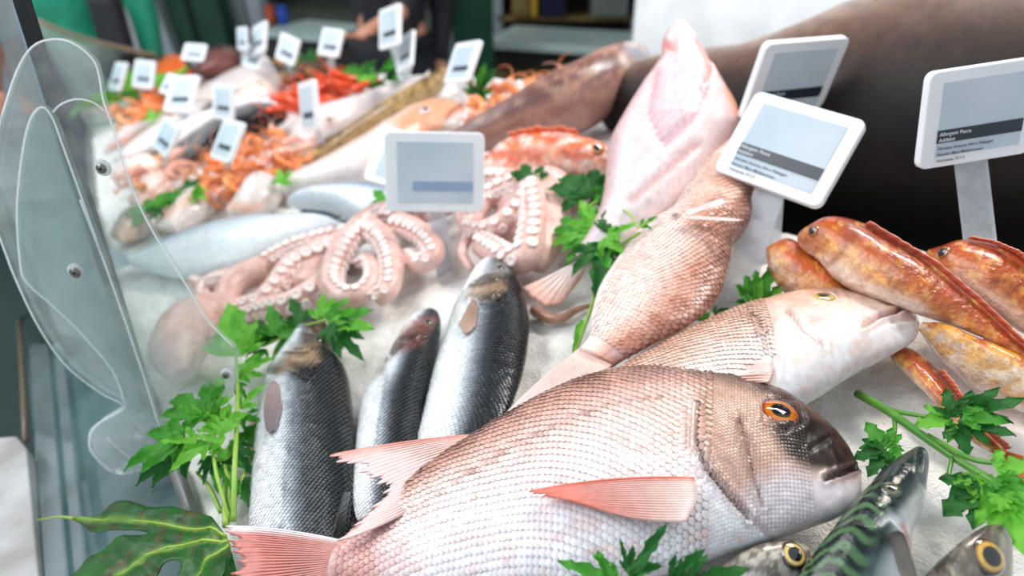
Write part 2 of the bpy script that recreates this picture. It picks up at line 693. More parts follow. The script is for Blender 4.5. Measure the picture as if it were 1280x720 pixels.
                for (a, b, h, kk) in ((-0.45, 0, 0.02, 0), (-0.1, -0.52, 0.02, 0.3), (0.38, -0.44, lf * 0.75, 0.9), (0.66, 0, lf, 1.0), (0.38, 0.44, lf * 0.75, 0.9), (-0.1, 0.52, 0.02, 0.3), (0.12, 0, 0.10 + lf * 0.55, 0.6)):
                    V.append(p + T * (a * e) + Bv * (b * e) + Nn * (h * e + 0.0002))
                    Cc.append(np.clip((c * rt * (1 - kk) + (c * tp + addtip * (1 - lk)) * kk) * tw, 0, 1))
                Fc += [(o + 6, o + z0, o + z1) for z0, z1 in ((0, 1), (1, 2), (2, 3), (3, 4), (4, 5), (5, 0))]
        ob = mesh('scales', V, Fc, MATS[skin], S.root, np.array(Cc))
        ob['kind'] = 'stuff'
        return ob

    def auto_tail(S, ln, spread, cb, ct, rays=10, fork=0.25, label=None):
        "caudal fin carried on from the tail root"
        G = S.G
        q = proj(np.stack([G[-1, 0], G[-1, S.m // 2], G[-8].mean(0), G[-1].mean(0)]))
        d = q[3] - q[2]
        d /= np.linalg.norm(d) + 1e-9
        p = np.array([-d[1], d[0]])
        if p @ (q[0] - q[3]) < 0:
            p = -p
        b = [tuple(q[0] - d * 3), tuple(q[3] - d * 3), tuple(q[1] - d * 3)]
        t = [tuple(q[3] + d * ln + p * spread), tuple(q[3] + d * ln * (1 - fork)), tuple(q[3] + d * ln - p * spread)]
        return S.fin('tail_fin', b, t, (0.0, 0.001), cb, ct, rays, 0.06, label=label)

    def fin(S, name, base, tip, h=(0.004, 0.006), cb=(230, 150, 140), ct=(240, 225, 225), rays=14, rag=0.06, amp=0.0007, ce=None, nv=16, pl=None, bend=0.0, th=0.0009, label=None, mid=None):
        return fin(name, S.root, pl or S.pl, base, tip, h, cb, ct, rays, rag, amp, ce, nv, bend, th, label, mid)


def fin(name, parent, pl, base, tip, h, cb, ct, rays=14, rag=0.06, amp=0.0007, ce=None, nv=16, bend=0.0, th=0.0009, label=None, mid=None, seed=3):
    r = np.random.RandomState(seed)
    nu = rays * 4 + 1
    bx = spline(base, nu)
    tx = spline(tip, nu)
    k = np.repeat(1 - rag * r.rand(rays + 1) * 2, 4)[:nu]
    u = np.linspace(0, 1, nu)
    fr = np.abs(((u * rays) % 1) - 0.5) * 2
    k = k - rag * 0.9 * fr ** 2
    v = np.linspace(0, 1, nv)
    if mid is not None:
        mx_ = spline(mid, nu)
        L = lambda q: (1 - q) * (1 - 2 * q) * bx + 4 * q * (1 - q) * mx_ + q * (2 * q - 1) * tx
        xy = np.stack([np.stack([L(q * k_)[i] for i, k_ in enumerate(k)]) for q in v])
    else:
        xy = bx[None] + (tx - bx)[None] * (v[:, None] * k[None])[..., None]
    hh = h[0] + (h[1] - h[0]) * v[:, None] + amp * np.sin(u * rays * 2 * np.pi)[None] * np.sin(np.pi * np.clip(v * 1.1, 0, 1))[:, None] + bend * (np.sin(np.pi * u))[None] * v[:, None]
    d = ((xy[..., 0] - 640) / F)[..., None] * RT + ((xy[..., 1] - 360) / F)[..., None] * DN + FW
    t = ((pl.o - CAM) @ pl.n + hh) / (d @ pl.n)
    V = CAM + d * t[..., None]
    cbl, ctl = srgb(cb), srgb(ct)
    c = cbl * (1 - v[:, None, None] ** 1.2) + ctl * v[:, None, None] ** 1.2
    st = 0.74 + 0.40 * (0.5 + 0.5 * np.sin(u * rays * 2 * np.pi))[None, :, None]
    c = c * st
    if ce is not None:
        e = np.clip(1 - np.minimum(u * 7, 9), 0, 1)[None, :, None]
        c = c * (1 - e) + srgb(ce) * e
    o = mesh(name, V.reshape(-1, 3), grid_faces(nv, nu), MATS['fin_membrane'], parent, np.clip(np.broadcast_to(c, V.shape).reshape(-1, 3), 0, 1))
    sm = o.modifiers.new('thickness', 'SOLIDIFY')
    sm.thickness = th
    sm.offset = 0
    if label:
        o['label'] = label
    return o


# ------------------------------------------------------------------ leaves
def leaf_mesh(name, seed, lobes=5, spread=62, teeth=4, cup=0.12, broad=1.0):
    "lobed parsley leaflet, base at the origin, tip along +x, unit length"
    r = np.random.RandomState(seed)
    V = [(0, 0, 0)]
    Fc = []
    angs = np.linspace(-spread, spread, lobes)
    n, half = 15, 3
    for li, a in enumerate(angs):
        cen = 1 - abs(a) / (spread + 1e-6)
        ln = (0.62 + 0.38 * cen) * (0.92 + 0.16 * r.rand())
        wd = broad * (0.125 + 0.05 * cen) * (0.9 + 0.2 * r.rand())
        ar = math.radians(a + r.uniform(-6, 6))
        ca, sa = math.cos(ar), math.sin(ar)
        bend = r.uniform(-0.22, 0.10)
        rows = []
        for i in range(1, n):
            t = i / (n - 1)
            prof = math.sin(math.pi * min(1, t ** 0.85) ** 1.15) ** 0.75 if t < 1 else 0
            prof = max(prof, 0.0) + 0.16 * (1 - t) ** 2
            tooth = 1 - 0.55 * ((t * teeth) % 1.0) * (t > 0.25)
            row = []
            for j in range(-half, half + 1):
                q = j / half
                wloc = wd * prof * (tooth if abs(j) == half else 1 - 0.12 * abs(q))
                x = t * ln + 0.10 * abs(q) * prof * 0.5
                y = q * wloc
                z = cup * (abs(q) ** 1.5) * prof * 0.55 + bend * t * t + 0.03 * math.sin(9 * t + 3 * q + seed)
                X, Y = x * ca - y * sa, x * sa + y * ca
                row.append(len(V))
                V.append((X, Y, z))
            rows.append(row)
        for j in range(2 * half):
            Fc.append((0, rows[0][j], rows[0][j + 1]))
        for a_, b_ in zip(rows[:-1], rows[1:]):
            for j in range(2 * half):
                Fc.append((a_[j], b_[j], b_[j + 1], a_[j + 1]))
    me = bpy.data.meshes.new(name)
    me.from_pydata(V, [], Fc)
    me.polygons.foreach_set('use_smooth', np.ones(len(me.polygons), bool))
    return me


LEAFM = {}
for tone in ('bright', 'mid', 'dark'):
    for k in range(6):
        me = leaf_mesh('parsley_leaf_%s_%d' % (tone, k), 11 + 7 * k, lobes=(5, 3, 5, 3, 5, 3)[k], spread=(66, 44, 54, 58, 60, 50)[k], teeth=(4, 4, 3, 3, 3, 3)[k], broad=(1, 1, 1, 1, 1.12, 1.4)[k])
        me.materials.append(MATS['parsley_' + tone])
        LEAFM[tone, k] = me


def leaf(parent, x0, y0, x1, y1, h0=0.02, h1=0.025, tone='mid', k=0, wide=1.0, roll=0.0, pl=None):
    if pl is None:
        A, B, up = bed(x0, y0, h0), bed(x1, y1, h1), UPN
    else:
        A, B, up = pl.pt(np.array(x0), np.array(y0), h0), pl.pt(np.array(x1), np.array(y1), h1), pl.n
    X = B - A
    L = np.linalg.norm(X)
    X /= L
    vw = CAM - A
    vw /= np.linalg.norm(vw)
    up = up * 0.6 + vw * 0.4
    Z = up - X * (up @ X)
    Z /= np.linalg.norm(Z)
    Y = np.cross(Z, X)
    c, s = math.cos(roll), math.sin(roll)
    Y, Z = Y * c + Z * s, Z * c - Y * s
    o = bpy.data.objects.new('leaf', LEAFM[tone, k % 6])
    COL.objects.link(o)
    o.parent = parent
    M = Matrix(((X[0] * L, Y[0] * L * wide, Z[0] * L, A[0]), (X[1] * L, Y[1] * L * wide, Z[1] * L, A[1]), (X[2] * L, Y[2] * L * wide, Z[2] * L, A[2]), (0, 0, 0, 1)))
    o.matrix_parent_inverse = Matrix.Translation(parent.location).inverted()
    o.matrix_basis = M
    return o


def sprig(label, stems, leaves, tone_stem='parsley_stem', name='parsley_sprig', group=None):
    "stems: [(points (x,y,h), radius)]; leaves: [(x0,y0,x1,y1,h0,h1,tone,variant,wide)]"
    b = stems[0][0][0] if stems else leaves[0][:2] + (leaves[0][4],)
    root = empty(name, bed(*b), label, 'parsley', group)
    for pts, rad in stems:
        P = np.array([bed(*p) for p in pts])
        P = spline(P, 6 * len(P))
        tube('stem', P, np.linspace(rad, rad * 0.65, len(P)), MATS[tone_stem], root, 8)
    for q in leaves:
        leaf(root, *q[:4], *(q[4:6] if len(q) > 5 else (0.02, 0.025)), *(q[6:] if len(q) > 6 else ()))
    return root


# ------------------------------------------------------------------ price labels
TXT = {}


def text_mesh(s, bold=False):
    if s in TXT:
        return TXT[s]
    cu = bpy.data.curves.new('txt', 'FONT')
    cu.body = s
    cu.size = 1
    cu.resolution_u = 2
    cu.offset = 0.012 if bold else 0
    cu.extrude = 0.02
    o = bpy.data.objects.new('txt', cu)
    COL.objects.link(o)
    dg = bpy.context.evaluated_depsgraph_get()
    me = bpy.data.meshes.new_from_object(o.evaluated_get(dg))
    bpy.data.objects.remove(o)
    me.name = 'lettering'
    TXT[s] = me
    return me


def rounded(w, h, r, n=5):
    p = []
    for cx, cy, a0 in ((w / 2 - r, h / 2 - r, 0), (-w / 2 + r, h / 2 - r, 90), (-w / 2 + r, -h / 2 + r, 180), (w / 2 - r, -h / 2 + r, 270)):
        for k in range(n):
            a = math.radians(a0 + 90 * k / (n - 1))
            p.append((cx + r * math.cos(a), cy + r * math.sin(a)))
    return p


def rodr(v):
    t = np.linalg.norm(v)
    if t < 1e-9:
        return np.eye(3)
    k = v / t
    K = np.array([[0, -k[2], k[1]], [k[2], 0, -k[0]], [-k[1], k[0], 0]])
    return np.eye(3) + math.sin(t) * K + (1 - math.cos(t)) * K @ K


def pose(c, d, asp):
    "rigid pose of a card of known aspect at camera depth d from its photo corners TL TR BR BL"
    c = np.array(c, float)
    cen = c.mean(0)
    e1 = (c[1] - c[0] + c[2] - c[3]) / 2
    roll = math.atan2(e1[1], e1[0])
    W0 = np.linalg.norm(e1) * d / F
    W1 = np.linalg.norm(c[0] - c[3]) * d / F / asp
    src = np.array([(-0.5, 0.5 * asp), (0.5, 0.5 * asp), (0.5, -0.5 * asp), (-0.5, -0.5 * asp)])
    R0 = np.array([[math.cos(roll), math.sin(roll), 0], [math.sin(roll), -math.cos(roll), 0], [0, 0, 1.0]])   # columns X, Y(up) in camera (right, down, fwd)

    def axes(p):
        R = rodr(p[:3])
        return R @ np.array([R0[0, 0], R0[1, 0], 0]), R @ np.array([R0[0, 1], R0[1, 1], 0])

    def res(p):
        x, y = axes(p)
        q = np.array([(p[3] - 640) / F * d, (p[4] - 360) / F * d, d]) + p[5] * (src[:, :1] * x + src[:, 1:] * y)
        return np.concatenate([(640 + F * q[:, 0] / q[:, 2] - c[:, 0]), (360 + F * q[:, 1] / q[:, 2] - c[:, 1]), 4.0 * p[:2], [60 * (p[5] / max(W0, W1) - 1)]])
    best = None
    for ys in (-0.7, 0.0, 0.7):
        for xs in (-0.4, 0.4):
            p = np.array([xs, ys, 0, cen[0], cen[1], max(W0, W1)])
            lam = 1.0
            e = res(p)
            for _ in range(40):
                J = np.stack([(res(p + dp) - e) / 1e-4 for dp in np.eye(6) * 1e-4], 1)
                st = np.linalg.solve(J.T @ J + lam * np.diag([1, 1, 1, .01, .01, 100]), -J.T @ e)
                e2 = res(p + st)
                if e2 @ e2 < e @ e:
                    p, e, lam = p + st, e2, lam * 0.5
                else:
                    lam *= 3
            if best is None or e @ e < best[0]:
                best = (e @ e, p)
    p = best[1]
    x, y = axes(p)
    tw = lambda q: q[0] * RT + q[1] * DN + q[2] * FW
    X, Y = tw(x), tw(y)
    return X, Y, np.cross(X, Y), p[5], at(p[3], p[4], d)


def tag(label, corners, h=0.12, base=None, near=False, sw=0.026, asp=None, yawfix=None, band='label_band', group='electronic price labels on the ice', stem_mat='stem_plastic'):
    cx = sum(p[0] for p in corners) / 4
    cy = sum(p[1] for p in corners) / 4
    C0 = bed(cx, cy, h)
    asp_ = asp or 0.80
    X, Y, Z, W, C0 = pose(corners, (C0 - CAM) @ FW, asp_)
    H = W * asp_
    if Z @ (CAM - C0) < 0:
        Z = -Z
    root = empty('price_label', C0 - Y * (H / 2 + 0.08), label, 'price label', group)
    tr = lambda p, z: C0 + X * p[0] + Y * p[1] + Z * z
    k = W / 0.12
    o = prism('frame', [tr(p, 0.004 * k) for p in rounded(W, H, 0.07 * W)], Z, 0.010 * k, MATS['label_plastic'], root, bevel=0.0016 * k)
    sx, sy = W * 0.76, H * 0.76
    prism('screen', [tr((p[0] + 0.005 * W, p[1] + 0.0 * H), 0.0048 * k) for p in rounded(sx, sy, 0.005 * W)], Z, 0.003 * k, MATS['label_screen'], root)
    by = -H * 0.17
    bh = H * (0.135 if near else 0.12)
    x0, x1 = (-sx / 2, sx / 2) if near else (-sx * 0.3, sx * 0.5)
    prism('text_band', [tr((x + 0.005 * W, y), 0.0053 * k) for x, y in ((x0, by + bh / 2), (x1, by + bh / 2), (x1, by - bh / 2), (x0, by - bh / 2))], Z, 0.002 * k, MATS[band], root)
    if near:
        rows = [('Allergeni: Pesce', by + bh * 0.06, 0.044, 'label_white_ink'), ('Additivi:', by - bh * 0.40, 0.044, 'label_white_ink'),
                ('Attrezzo di pesca: Ami e Palangari', by - bh * 1.02, 0.036, 'label_ink'), ('Pescato: Mare Mediterraneo', by - bh * 1.50, 0.036, 'label_ink'), ('Sottozona: 37.1.3', by - bh * 1.98, 0.036, 'label_ink')]
        for sx_, y, size, mt in rows:
            me = text_mesh(sx_, True)
            key = sx_ + mt
            if key not in TXT:
                me = me.copy()
                me.materials.clear()
                me.materials.append(MATS[mt])
                TXT[key] = me
            t = bpy.data.objects.new('lettering', TXT[key])
            COL.objects.link(t)
            t.parent = root
            t.matrix_parent_inverse = Matrix.Translation(root.location).inverted()
            p = tr((-sx / 2 + 0.015 * W, y), 0.0058 * k)
            q = size * W * 1.0
            t.matrix_basis = Matrix(((X[0] * q, Y[0] * q, Z[0] * q, p[0]), (X[1] * q, Y[1] * q, Z[1] * q, p[1]), (X[2] * q, Y[2] * q, Z[2] * q, p[2]), (0, 0, 0, 1)))
    # clear stem down into the ice
    top = tr((0, -H * 0.30), -0.008 * k)
    if base is None:
        nrm = UPN
        b0 = bed(300, 300)
        dn = -Y * 0.8 - UPN * 0.2
        tlen = ((b0 - top) @ nrm) / (dn @ nrm)
        tlen = min(max(tlen, 0.03), 0.3)
        bot = top + dn * tlen
    else:
        bot = bed(base[0], base[1], -0.005)
    ax = bot - top
    L = np.linalg.norm(ax)
    ax /= L
    sx_ = X - ax * (X @ ax)
    sx_ /= np.linalg.norm(sx_)
    sz = np.cross(sx_, ax)
    box('stem', (top + bot) / 2, sx_ * sw / 2 * k, ax * L / 2, sz * 0.0016, MATS[stem_mat], root)
    return root


# ================================================================== the setting
pmat('ground_concrete', (150, 158, 160), 0.6, col2=(176, 180, 180), nscale=3)
pmat('steel', (150, 152, 150), 0.3, metal=0.8, col2=(120, 118, 112), nscale=10)
pmat('dark_panel', (40, 62, 60), 0.25, col2=(58, 82, 78), nscale=3)
pmat('white_panel', (238, 242, 246), 0.5)
pmat('grey_wall', (198, 204, 212), 0.6)
pmat('green_paint', (12, 58, 44), 0.4, col2=(20, 72, 54), nscale=4)
pmat('pale_metal', (172, 184, 188), 0.35, metal=0.2)
pmat('shelf_top', (205, 226, 220), 0.3)
pmat('dark_interior', (46, 44, 40), 0.6, col2=(62, 56, 46), nscale=2)
pmat('warm_shelf', (150, 128, 78), 0.5, col2=(120, 96, 52), nscale=5)
pmat('yellow_plastic', (216, 172, 40), 0.4)
pmat('navy_plastic', (28, 34, 66), 0.4)
pmat('blue_plastic', (40, 90, 210), 0.3)
pmat('orange_plastic', (214, 92, 48), 0.4)
pmat('grey_glass', (150, 158, 150), 0.2)
pmat('black_metal', (14, 18, 22), 0.3)

# floor
V, f = box_vf((0, 4, -0.05), (9, 0, 0), (0, 9, 0), (0, 0, 0.05))
props(mesh('floor', V, f, MATS['ground_concrete'], smooth=False), 'pale market floor beyond the counter', 'floor', kind='structure')
# back wall far behind
V, f = box_vf((1.0, 8.2, 1.6), (9, 0, 0), (0, 0.05, 0), (0, 0, 1.6))
props(mesh('wall_back', V, f, MATS['grey_wall'], smooth=False), 'pale wall far behind the stalls', 'wall', kind='structure')

# unseen roof added to block light and darken reflections, open left and front
V, f = box_vf((1.6, 2.9, 2.78), (2.6, 0, 0), (0, 2.1, 0), (0, 0, 0.03))
pmat('shade_roof_grey', (118, 124, 122), 0.8)
props(mesh('added_shade_roof', V, f, MATS['shade_roof_grey'], smooth=False), 'unseen grey roof added to shade the stall', 'added_shade_roof', kind='structure')

# crushed ice: a granular sloping bed
E1 = bed(1000, 400) - bed(300, 400)
E1 -= UPN * (E1 @ UPN)
E1 /= np.linalg.norm(E1)
E2 = np.cross(UPN, E1)
O0 = bed(640, 400)


def bedxy(px, py):
    q = bed(px, py) - O0
    return q @ E1, q @ E2


pm = vmat('ice_paint', 0.5, 0.4, 0.0, 0.0, 420, 0.8, 0.003, 60, 0.06)
bed_poly = [bedxy(*p) for p in ((262, 760), (212, 560), (160, 420), (118, 250), (112, 130), (175, 92), (330, 84), (620, 96), (780, 104), (800, 165), (880, 238), (1000, 292), (1150, 306), (1400, 340), (1800, 500), (1500, 900), (700, 900))]
xs = [p[0] for p in bed_poly]
ys = [p[1] for p in bed_poly]
gx = np.concatenate([np.arange(min(xs), -0.75, 0.02), np.arange(-0.75, 0.62, 0.0055), np.arange(0.62, min(max(xs), 1.3), 0.02)])
gy = np.concatenate([np.arange(max(min(ys), -0.42), 0.75, 0.0055), np.arange(0.75, max(ys), 0.02)])
GX, GY = np.meshgrid(gx, gy, indexing='ij')
q2 = np.stack([GX, GY], -1)
hz = 0.012 * (fbm(q2 * 14, 21, 3) - 0.5) + 0.008 * (fbm(q2 * 60, 31, 3) - 0.5) + 0.006 * (fbm(q2 * 170, 41, 2) - 0.5) - 0.004
P = O0 + GX[..., None] * E1 + GY[..., None] * E2 + hz[..., None] * UPN
ins = in_poly(q2, bed_poly)
keep = ins[:-1, :-1] | ins[1:, :-1] | ins[:-1, 1:] | ins[1:, 1:]
near = np.full(GX.shape, 1e9)
snap = q2.copy()
for a_, b_ in zip(bed_poly, bed_poly[1:] + bed_poly[:1]):
    a_, b_ = np.array(a_), np.array(b_)
    tt = np.clip(((q2 - a_) @ (b_ - a_)) / ((b_ - a_) @ (b_ - a_)), 0, 1)
    cp = a_ + tt[..., None] * (b_ - a_)
    dd = np.linalg.norm(q2 - cp, axis=-1)
    up_ = dd < near
    near = np.where(up_, dd, near)
    snap = np.where(up_[..., None], cp, snap)
q3 = np.where(ins[..., None], q2, snap)
P = O0 + q3[..., :1] * E1 + q3[..., 1:] * E2 + (hz - np.where(ins, 0, 0.006))[..., None] * UPN
n, m = GX.shape
I = np.arange(n * m).reshape(n, m)
fa = np.stack([I[:-1, :-1], I[1:, :-1], I[1:, 1:], I[:-1, 1:]], -1)[keep]
used = np.unique(fa)
re = np.full(n * m, -1)
re[used] = np.arange(len(used))
tint = fbm(q2 * 9, 51, 2).reshape(-1, 1)
ic = srgb((243, 241, 238)) * (0.93 + 0.09 * tint)
props(mesh('crushed_ice', P.reshape(-1, 3)[used], re[fa], MATS['ice_paint'], col=np.clip(ic[used], 0, 1)), 'white crushed ice covering the sloping fish counter', 'ice', kind='stuff')

# counter body: tray under the ice and its front rim
ct = empty('display_counter', O0 - UPN * 0.3, 'long steel fish display counter under the crushed ice', 'counter')
bp = [O0 + x * E1 + y * E2 - UPN * 0.022 for x, y in bed_poly]
prism('tray', bp, UPN, 0.10, MATS['steel'], ct)
base = [np.array([p[0], p[1], 0.45]) for p in bp]
V = [tuple(p - UPN * 0.10) for p in bp] + [(p[0] * 0.97, p[1] * 0.97 + 0.05, 0.0) for p in bp]
nn_ = len(bp)
mesh('plinth', V, [(i, (i + 1) % nn_, nn_ + (i + 1) % nn_, nn_ + i) for i in range(nn_)], MATS['dark_panel'], ct, smooth=False)
rim_px = [(275, 770), (245, 655), (212, 560), (160, 420), (118, 250), (110, 140)]
rp = spline([bed(x, y, -0.004) for x, y in rim_px], 40)
tube('front_rim', rp, 0.0085, MATS['steel'], ct, 8)

dw = Plane((900, 200, -0.20), (1200, 250, -0.20), (1000, 100, -0.20))  # well added under the big fish; its dark colour stands in for shade
pmat('shade_tray_dark', (26, 26, 28), 0.4, metal=0.3)
prism('added_shade_tray', [dw.pt(np.array(float(x)), np.array(float(y))) for x, y in ((796, 118), (806, 200), (900, 290), (1150, 380), (1700, 520), (1900, 200), (1400, -20), (930, 30))], dw.n, 0.03, MATS['shade_tray_dark'], ct)
# clear gutter panel in front of the rim, with the dark plinth showing through
pmat('teal_gutter', (52, 76, 76), 0.12, 0.5, col2=(92, 116, 118), nscale=5, coat=0.2)
gp = Plane((100, 480, -0.10), (60, 700, -0.10), (200, 640, -0.06))
g0 = empty('gutter_panel', gp.pt(np.array(130.), np.array(640.)), 'clear teal gutter panel between the counter rim and the pale ledge', 'panel')
outl = [(118, 250), (160, 420), (212, 560), (245, 655), (275, 770), (52, 770), (44, 560), (30, 430), (22, 250)]
prism('panel', [gp.pt(np.array(float(x)), np.array(float(y))) for x, y in outl], gp.n, 0.006, MATS['teal_gutter'], g0)
clear_mat('gutter_clear', (0.9, 0.97, 0.97), 0.05, (0.8, 0.88, 0.92), 0.9, 0.04, 20, 0.12)
for k, (xa, xb, xc, xd) in enumerate([(60, 86, 36, 58), (98, 112, 66, 76)]):
    prism('clear_lip', [gp.pt(np.array(float(x)), np.array(float(y)), 0.02) for x, y in ((xc, 430), (xd, 430), (xb, 770), (xa, 770))], gp.n, 0.004, MATS['gutter_clear'], g0)
# pale ledge and thin rail at far left
pmat('pale_ledge', (176, 176, 178), 0.6, col2=(146, 140, 136), nscale=14, bscale=60, bstr=0.3)
lp = Plane((10, 600, -0.07), (30, 700, -0.07), (60, 660, -0.07))
props(prism('ledge_board', [lp.pt(np.array(float(x)), np.array(float(y))) for x, y in ((-160, 560), (20, 545), (33, 560), (50, 740), (50, 790), (-160, 790))], lp.n, 0.05, MATS['pale_ledge'], bevel=0.002), 'pale worn ledge board at the lower left edge', 'ledge')
pmat('brown_rail', (96, 82, 66), 0.4)
rr_ = [lp.pt(np.array(float(x)), np.array(float(y)), 0.01) for x, y in ((32, 552), (27, 450), (20, 350), (14, 260))]
props(tube('side_rail', spline(rr_, 12), 0.004, MATS['brown_rail']), 'thin brown rail rising behind the pale ledge', 'rail')
V, f = box_vf(at(-40, 420, 1.3), (0.16, 0, 0), (0, 0.02, 0), (0, 0, 0.3))
props(mesh('wall_left', V, f, MATS['dark_panel'], smooth=False), 'dark green panel behind the clear bracket at the left edge', 'panel', kind='structure')

# ------------------------------------------------------------------ bracket, bar and guard glass
bar_b = bed(222, 655, -0.01)
VP = Plane.__new__(Plane)
yaw = math.radians(-8)
VP.n = np.array([math.sin(yaw), -math.cos(yaw), 0.0])
VP.o = bed(206, 545, 0.0)
vp = lambda x, y, h=0.0: VP.pt(np.array(float(x)), np.array(float(y)), h)
br = empty('acrylic_bracket', vp(190, 560), 'scratched clear acrylic bracket standing at the counter edge', 'bracket')
outer = spline([(0, 151), (21, 88), (42, 57), (71, 49), (96, 57), (117, 76), (124, 97), (129, 126), (142, 163), (158, 217), (175, 259), (200, 305), (233, 357), (258, 399), (292, 434)], 60).tolist()
outer += [(300, 452), (292, 490), (250, 520), (220, 545)]
outer += spline([(190, 585), (144, 592), (116, 567), (112, 546), (121, 531), (156, 510), (125, 491), (83, 458), (50, 412), (25, 362), (8, 320), (-8, 270), (-10, 210), (0, 151)], 50).tolist()
o = prism('plate', [vp(x, y) for x, y in outer[:-1]], VP.n, 0.005, MATS['bracket_plastic'], br)
oe = [vp(x, y, 0.001) for x, y in outer]
tube('plate_edge', np.array(oe[:60]), 0.0008, MATS['bracket_edge'], br, 6)
tube('plate_edge', np.array(oe[64:]), 0.0008, MATS['bracket_edge'], br, 6)
inner = spline([(125, 313), (100, 242), (79, 184), (65, 147), (52, 134), (37, 151), (27, 197), (21, 263), (25, 328), (33, 353), (71, 387), (108, 424), (142, 466), (157, 507)], 50).tolist()
inner2 = inner + [(165, 520), (200, 537), (175, 457), (150, 385)]
prism('raised_plate', [vp(x, y, 0.006) for x, y in inner2], VP.n, 0.006, MATS['bracket_thick'], br)
tube('raised_edge', np.array([vp(x, y, 0.007) for x, y in inner]), 0.0009, MATS['bracket_edge'], br, 6)
tube('raised_edge', spline([vp(x, y, 0.007) for x, y in ((100, 250), (135, 341), (175, 457), (200, 537))], 20), 0.0009, MATS['bracket_edge'], br, 6)
tube('moulded_line', spline([vp(x, y, 0.002) for x, y in ((66, 140), (77, 130), (96, 124), (116, 128), (132, 140))], 20), 0.0008, MATS['bracket_edge'], br, 6)
foot = [(121, 531), (156, 510), (200, 537), (214, 560), (190, 590), (144, 592), (116, 567), (112, 546)]
clear_mat('bracket_foot', (0.95, 0.98, 0.98), 0.22, (0.85, 0.9, 0.92), 0.5, 0.08, 30, 0.3)
prism('foot', [vp(x, y, 0.010) for x, y in foot], VP.n, 0.016, MATS['bracket_foot'], br, bevel=0.002)
tube('raised_edge', spline([vp(x, y, 0.011) for x, y in ((156, 510), (121, 531), (112, 546), (116, 567), (144, 592))], 24), 0.0012, MATS['bracket_edge'], br, 6)
tube('raised_edge', spline([vp(x, y, 0.011) for x, y in ((134, 548), (150, 562), (172, 580))], 8), 0.0008, MATS['bracket_edge'], br, 6)
for (x, y, r) in ((128, 210, 0.0042), (95, 340, 0.0050), (283, 468, 0.0036), (175, 545, 0.0050)):
    c = vp(x, y, 0.007)
    s_ = tube('screw', np.array([c, c + VP.n * 0.0025]), r, MATS['steel'] if y != 545 else MATS['bracket_edge'], br, 16)
    if y != 545:
        tube('screw_washer', np.array([c - VP.n * 0.002, c + VP.n * 0.0006]), r * 1.7, MATS['bracket_edge'], br, 18)
        tube('socket', np.array([c + VP.n * 0.0024, c + VP.n * 0.0029]), r * 0.38, MATS['black_metal'], s_, 6)

# dark edge bar of the front glass: vertical, passes behind the plate
ba, bb = vp(214, 590, -0.012), vp(18, -30, -0.012)
sd = np.cross(bb - ba, VP.n)
sd /= np.linalg.norm(sd)
gl = empty('glass_guard', ba, 'upright glass guard with a black edge bar crossing behind the acrylic bracket', 'glass guard')
box('edge_bar', (ba + bb) / 2, sd * 0.0058, (bb - ba) / 2, VP.n * 0.003, MATS['black_metal'], gl)
pmat('bar_lip', (170, 190, 205), 0.2, metal=0.4)
box('edge_lip', (ba + bb) / 2 - sd * 0.0068, sd * 0.0012, (bb - ba) / 2, VP.n * 0.003, MATS['bar_lip'], gl)
gd = np.array([-0.75, 1.0, 0.0])
gd /= np.linalg.norm(gd)
mesh('pane', [ba, bb, bb + gd * 1.0, ba + gd * 1.0], [(0, 1, 2, 3)], MATS['guard_glass'], gl, smooth=False).modifiers.new('thickness', 'SOLIDIFY').thickness = 0.005
# far guard pane with a brownish top edge
fa_ = [at(40, 24, 2.1), at(120, 52, 2.5), at(236, 78, 3.2)]
fb_ = [bed(115, 170), bed(112, 135), bed(200, 92)]
g2 = empty('glass_guard', fb_[1], 'far low glass guard with a pale brown top edge below the green jacket', 'glass guard')
mesh('pane', fa_ + fb_, [(0, 1, 4, 3), (1, 2, 5, 4)], MATS['guard_glass'], g2, smooth=False).modifiers.new('thickness', 'SOLIDIFY').thickness = 0.005
pmat('tan_edge', (176, 164, 146), 0.35)
tube('top_edge', spline(fa_, 12), 0.008, MATS['tan_edge'], g2, 8)

# ------------------------------------------------------------------ back of the stall
def pillar(name, label, px, py, d, wx, wy, mat, lean=0.0, z1=3.2):
    c = at(px, py, d)
    a = np.array([c[0], c[1], 0.0])
    b = np.array([c[0] + lean, c[1], z1])
    return props(box(name, (a + b) / 2, (wx / 2, 0, 0), (0, wy / 2, 0), (b - a) / 2, mat, bevel=0.008), label, 'pillar')


pillar('pillar', 'dark green pillar right behind the upright price labels at top centre', 592, 40, 3.3, 0.19, 0.16, MATS['green_paint'])
pillar('pillar', 'pale grey slanting pillar at the top left beside the green pillar', 212, 25, 5.0, 0.20, 0.2, MATS['pale_metal'], -0.5)
pillar('pillar', 'dark green pillar at top left beside the pale slanting pillar', 244, 25, 5.1, 0.13, 0.2, MATS['green_paint'], -0.3)
pillar('pillar', 'second dark green pillar at top left, nearer the dark shelf', 276, 25, 5.0, 0.19, 0.2, MATS['green_paint'], -0.2)
pillar('pillar', 'pale blue post at top left right of two green pillars', 304, 12, 5.2, 0.13, 0.1, MATS['pale_metal'], -0.2)

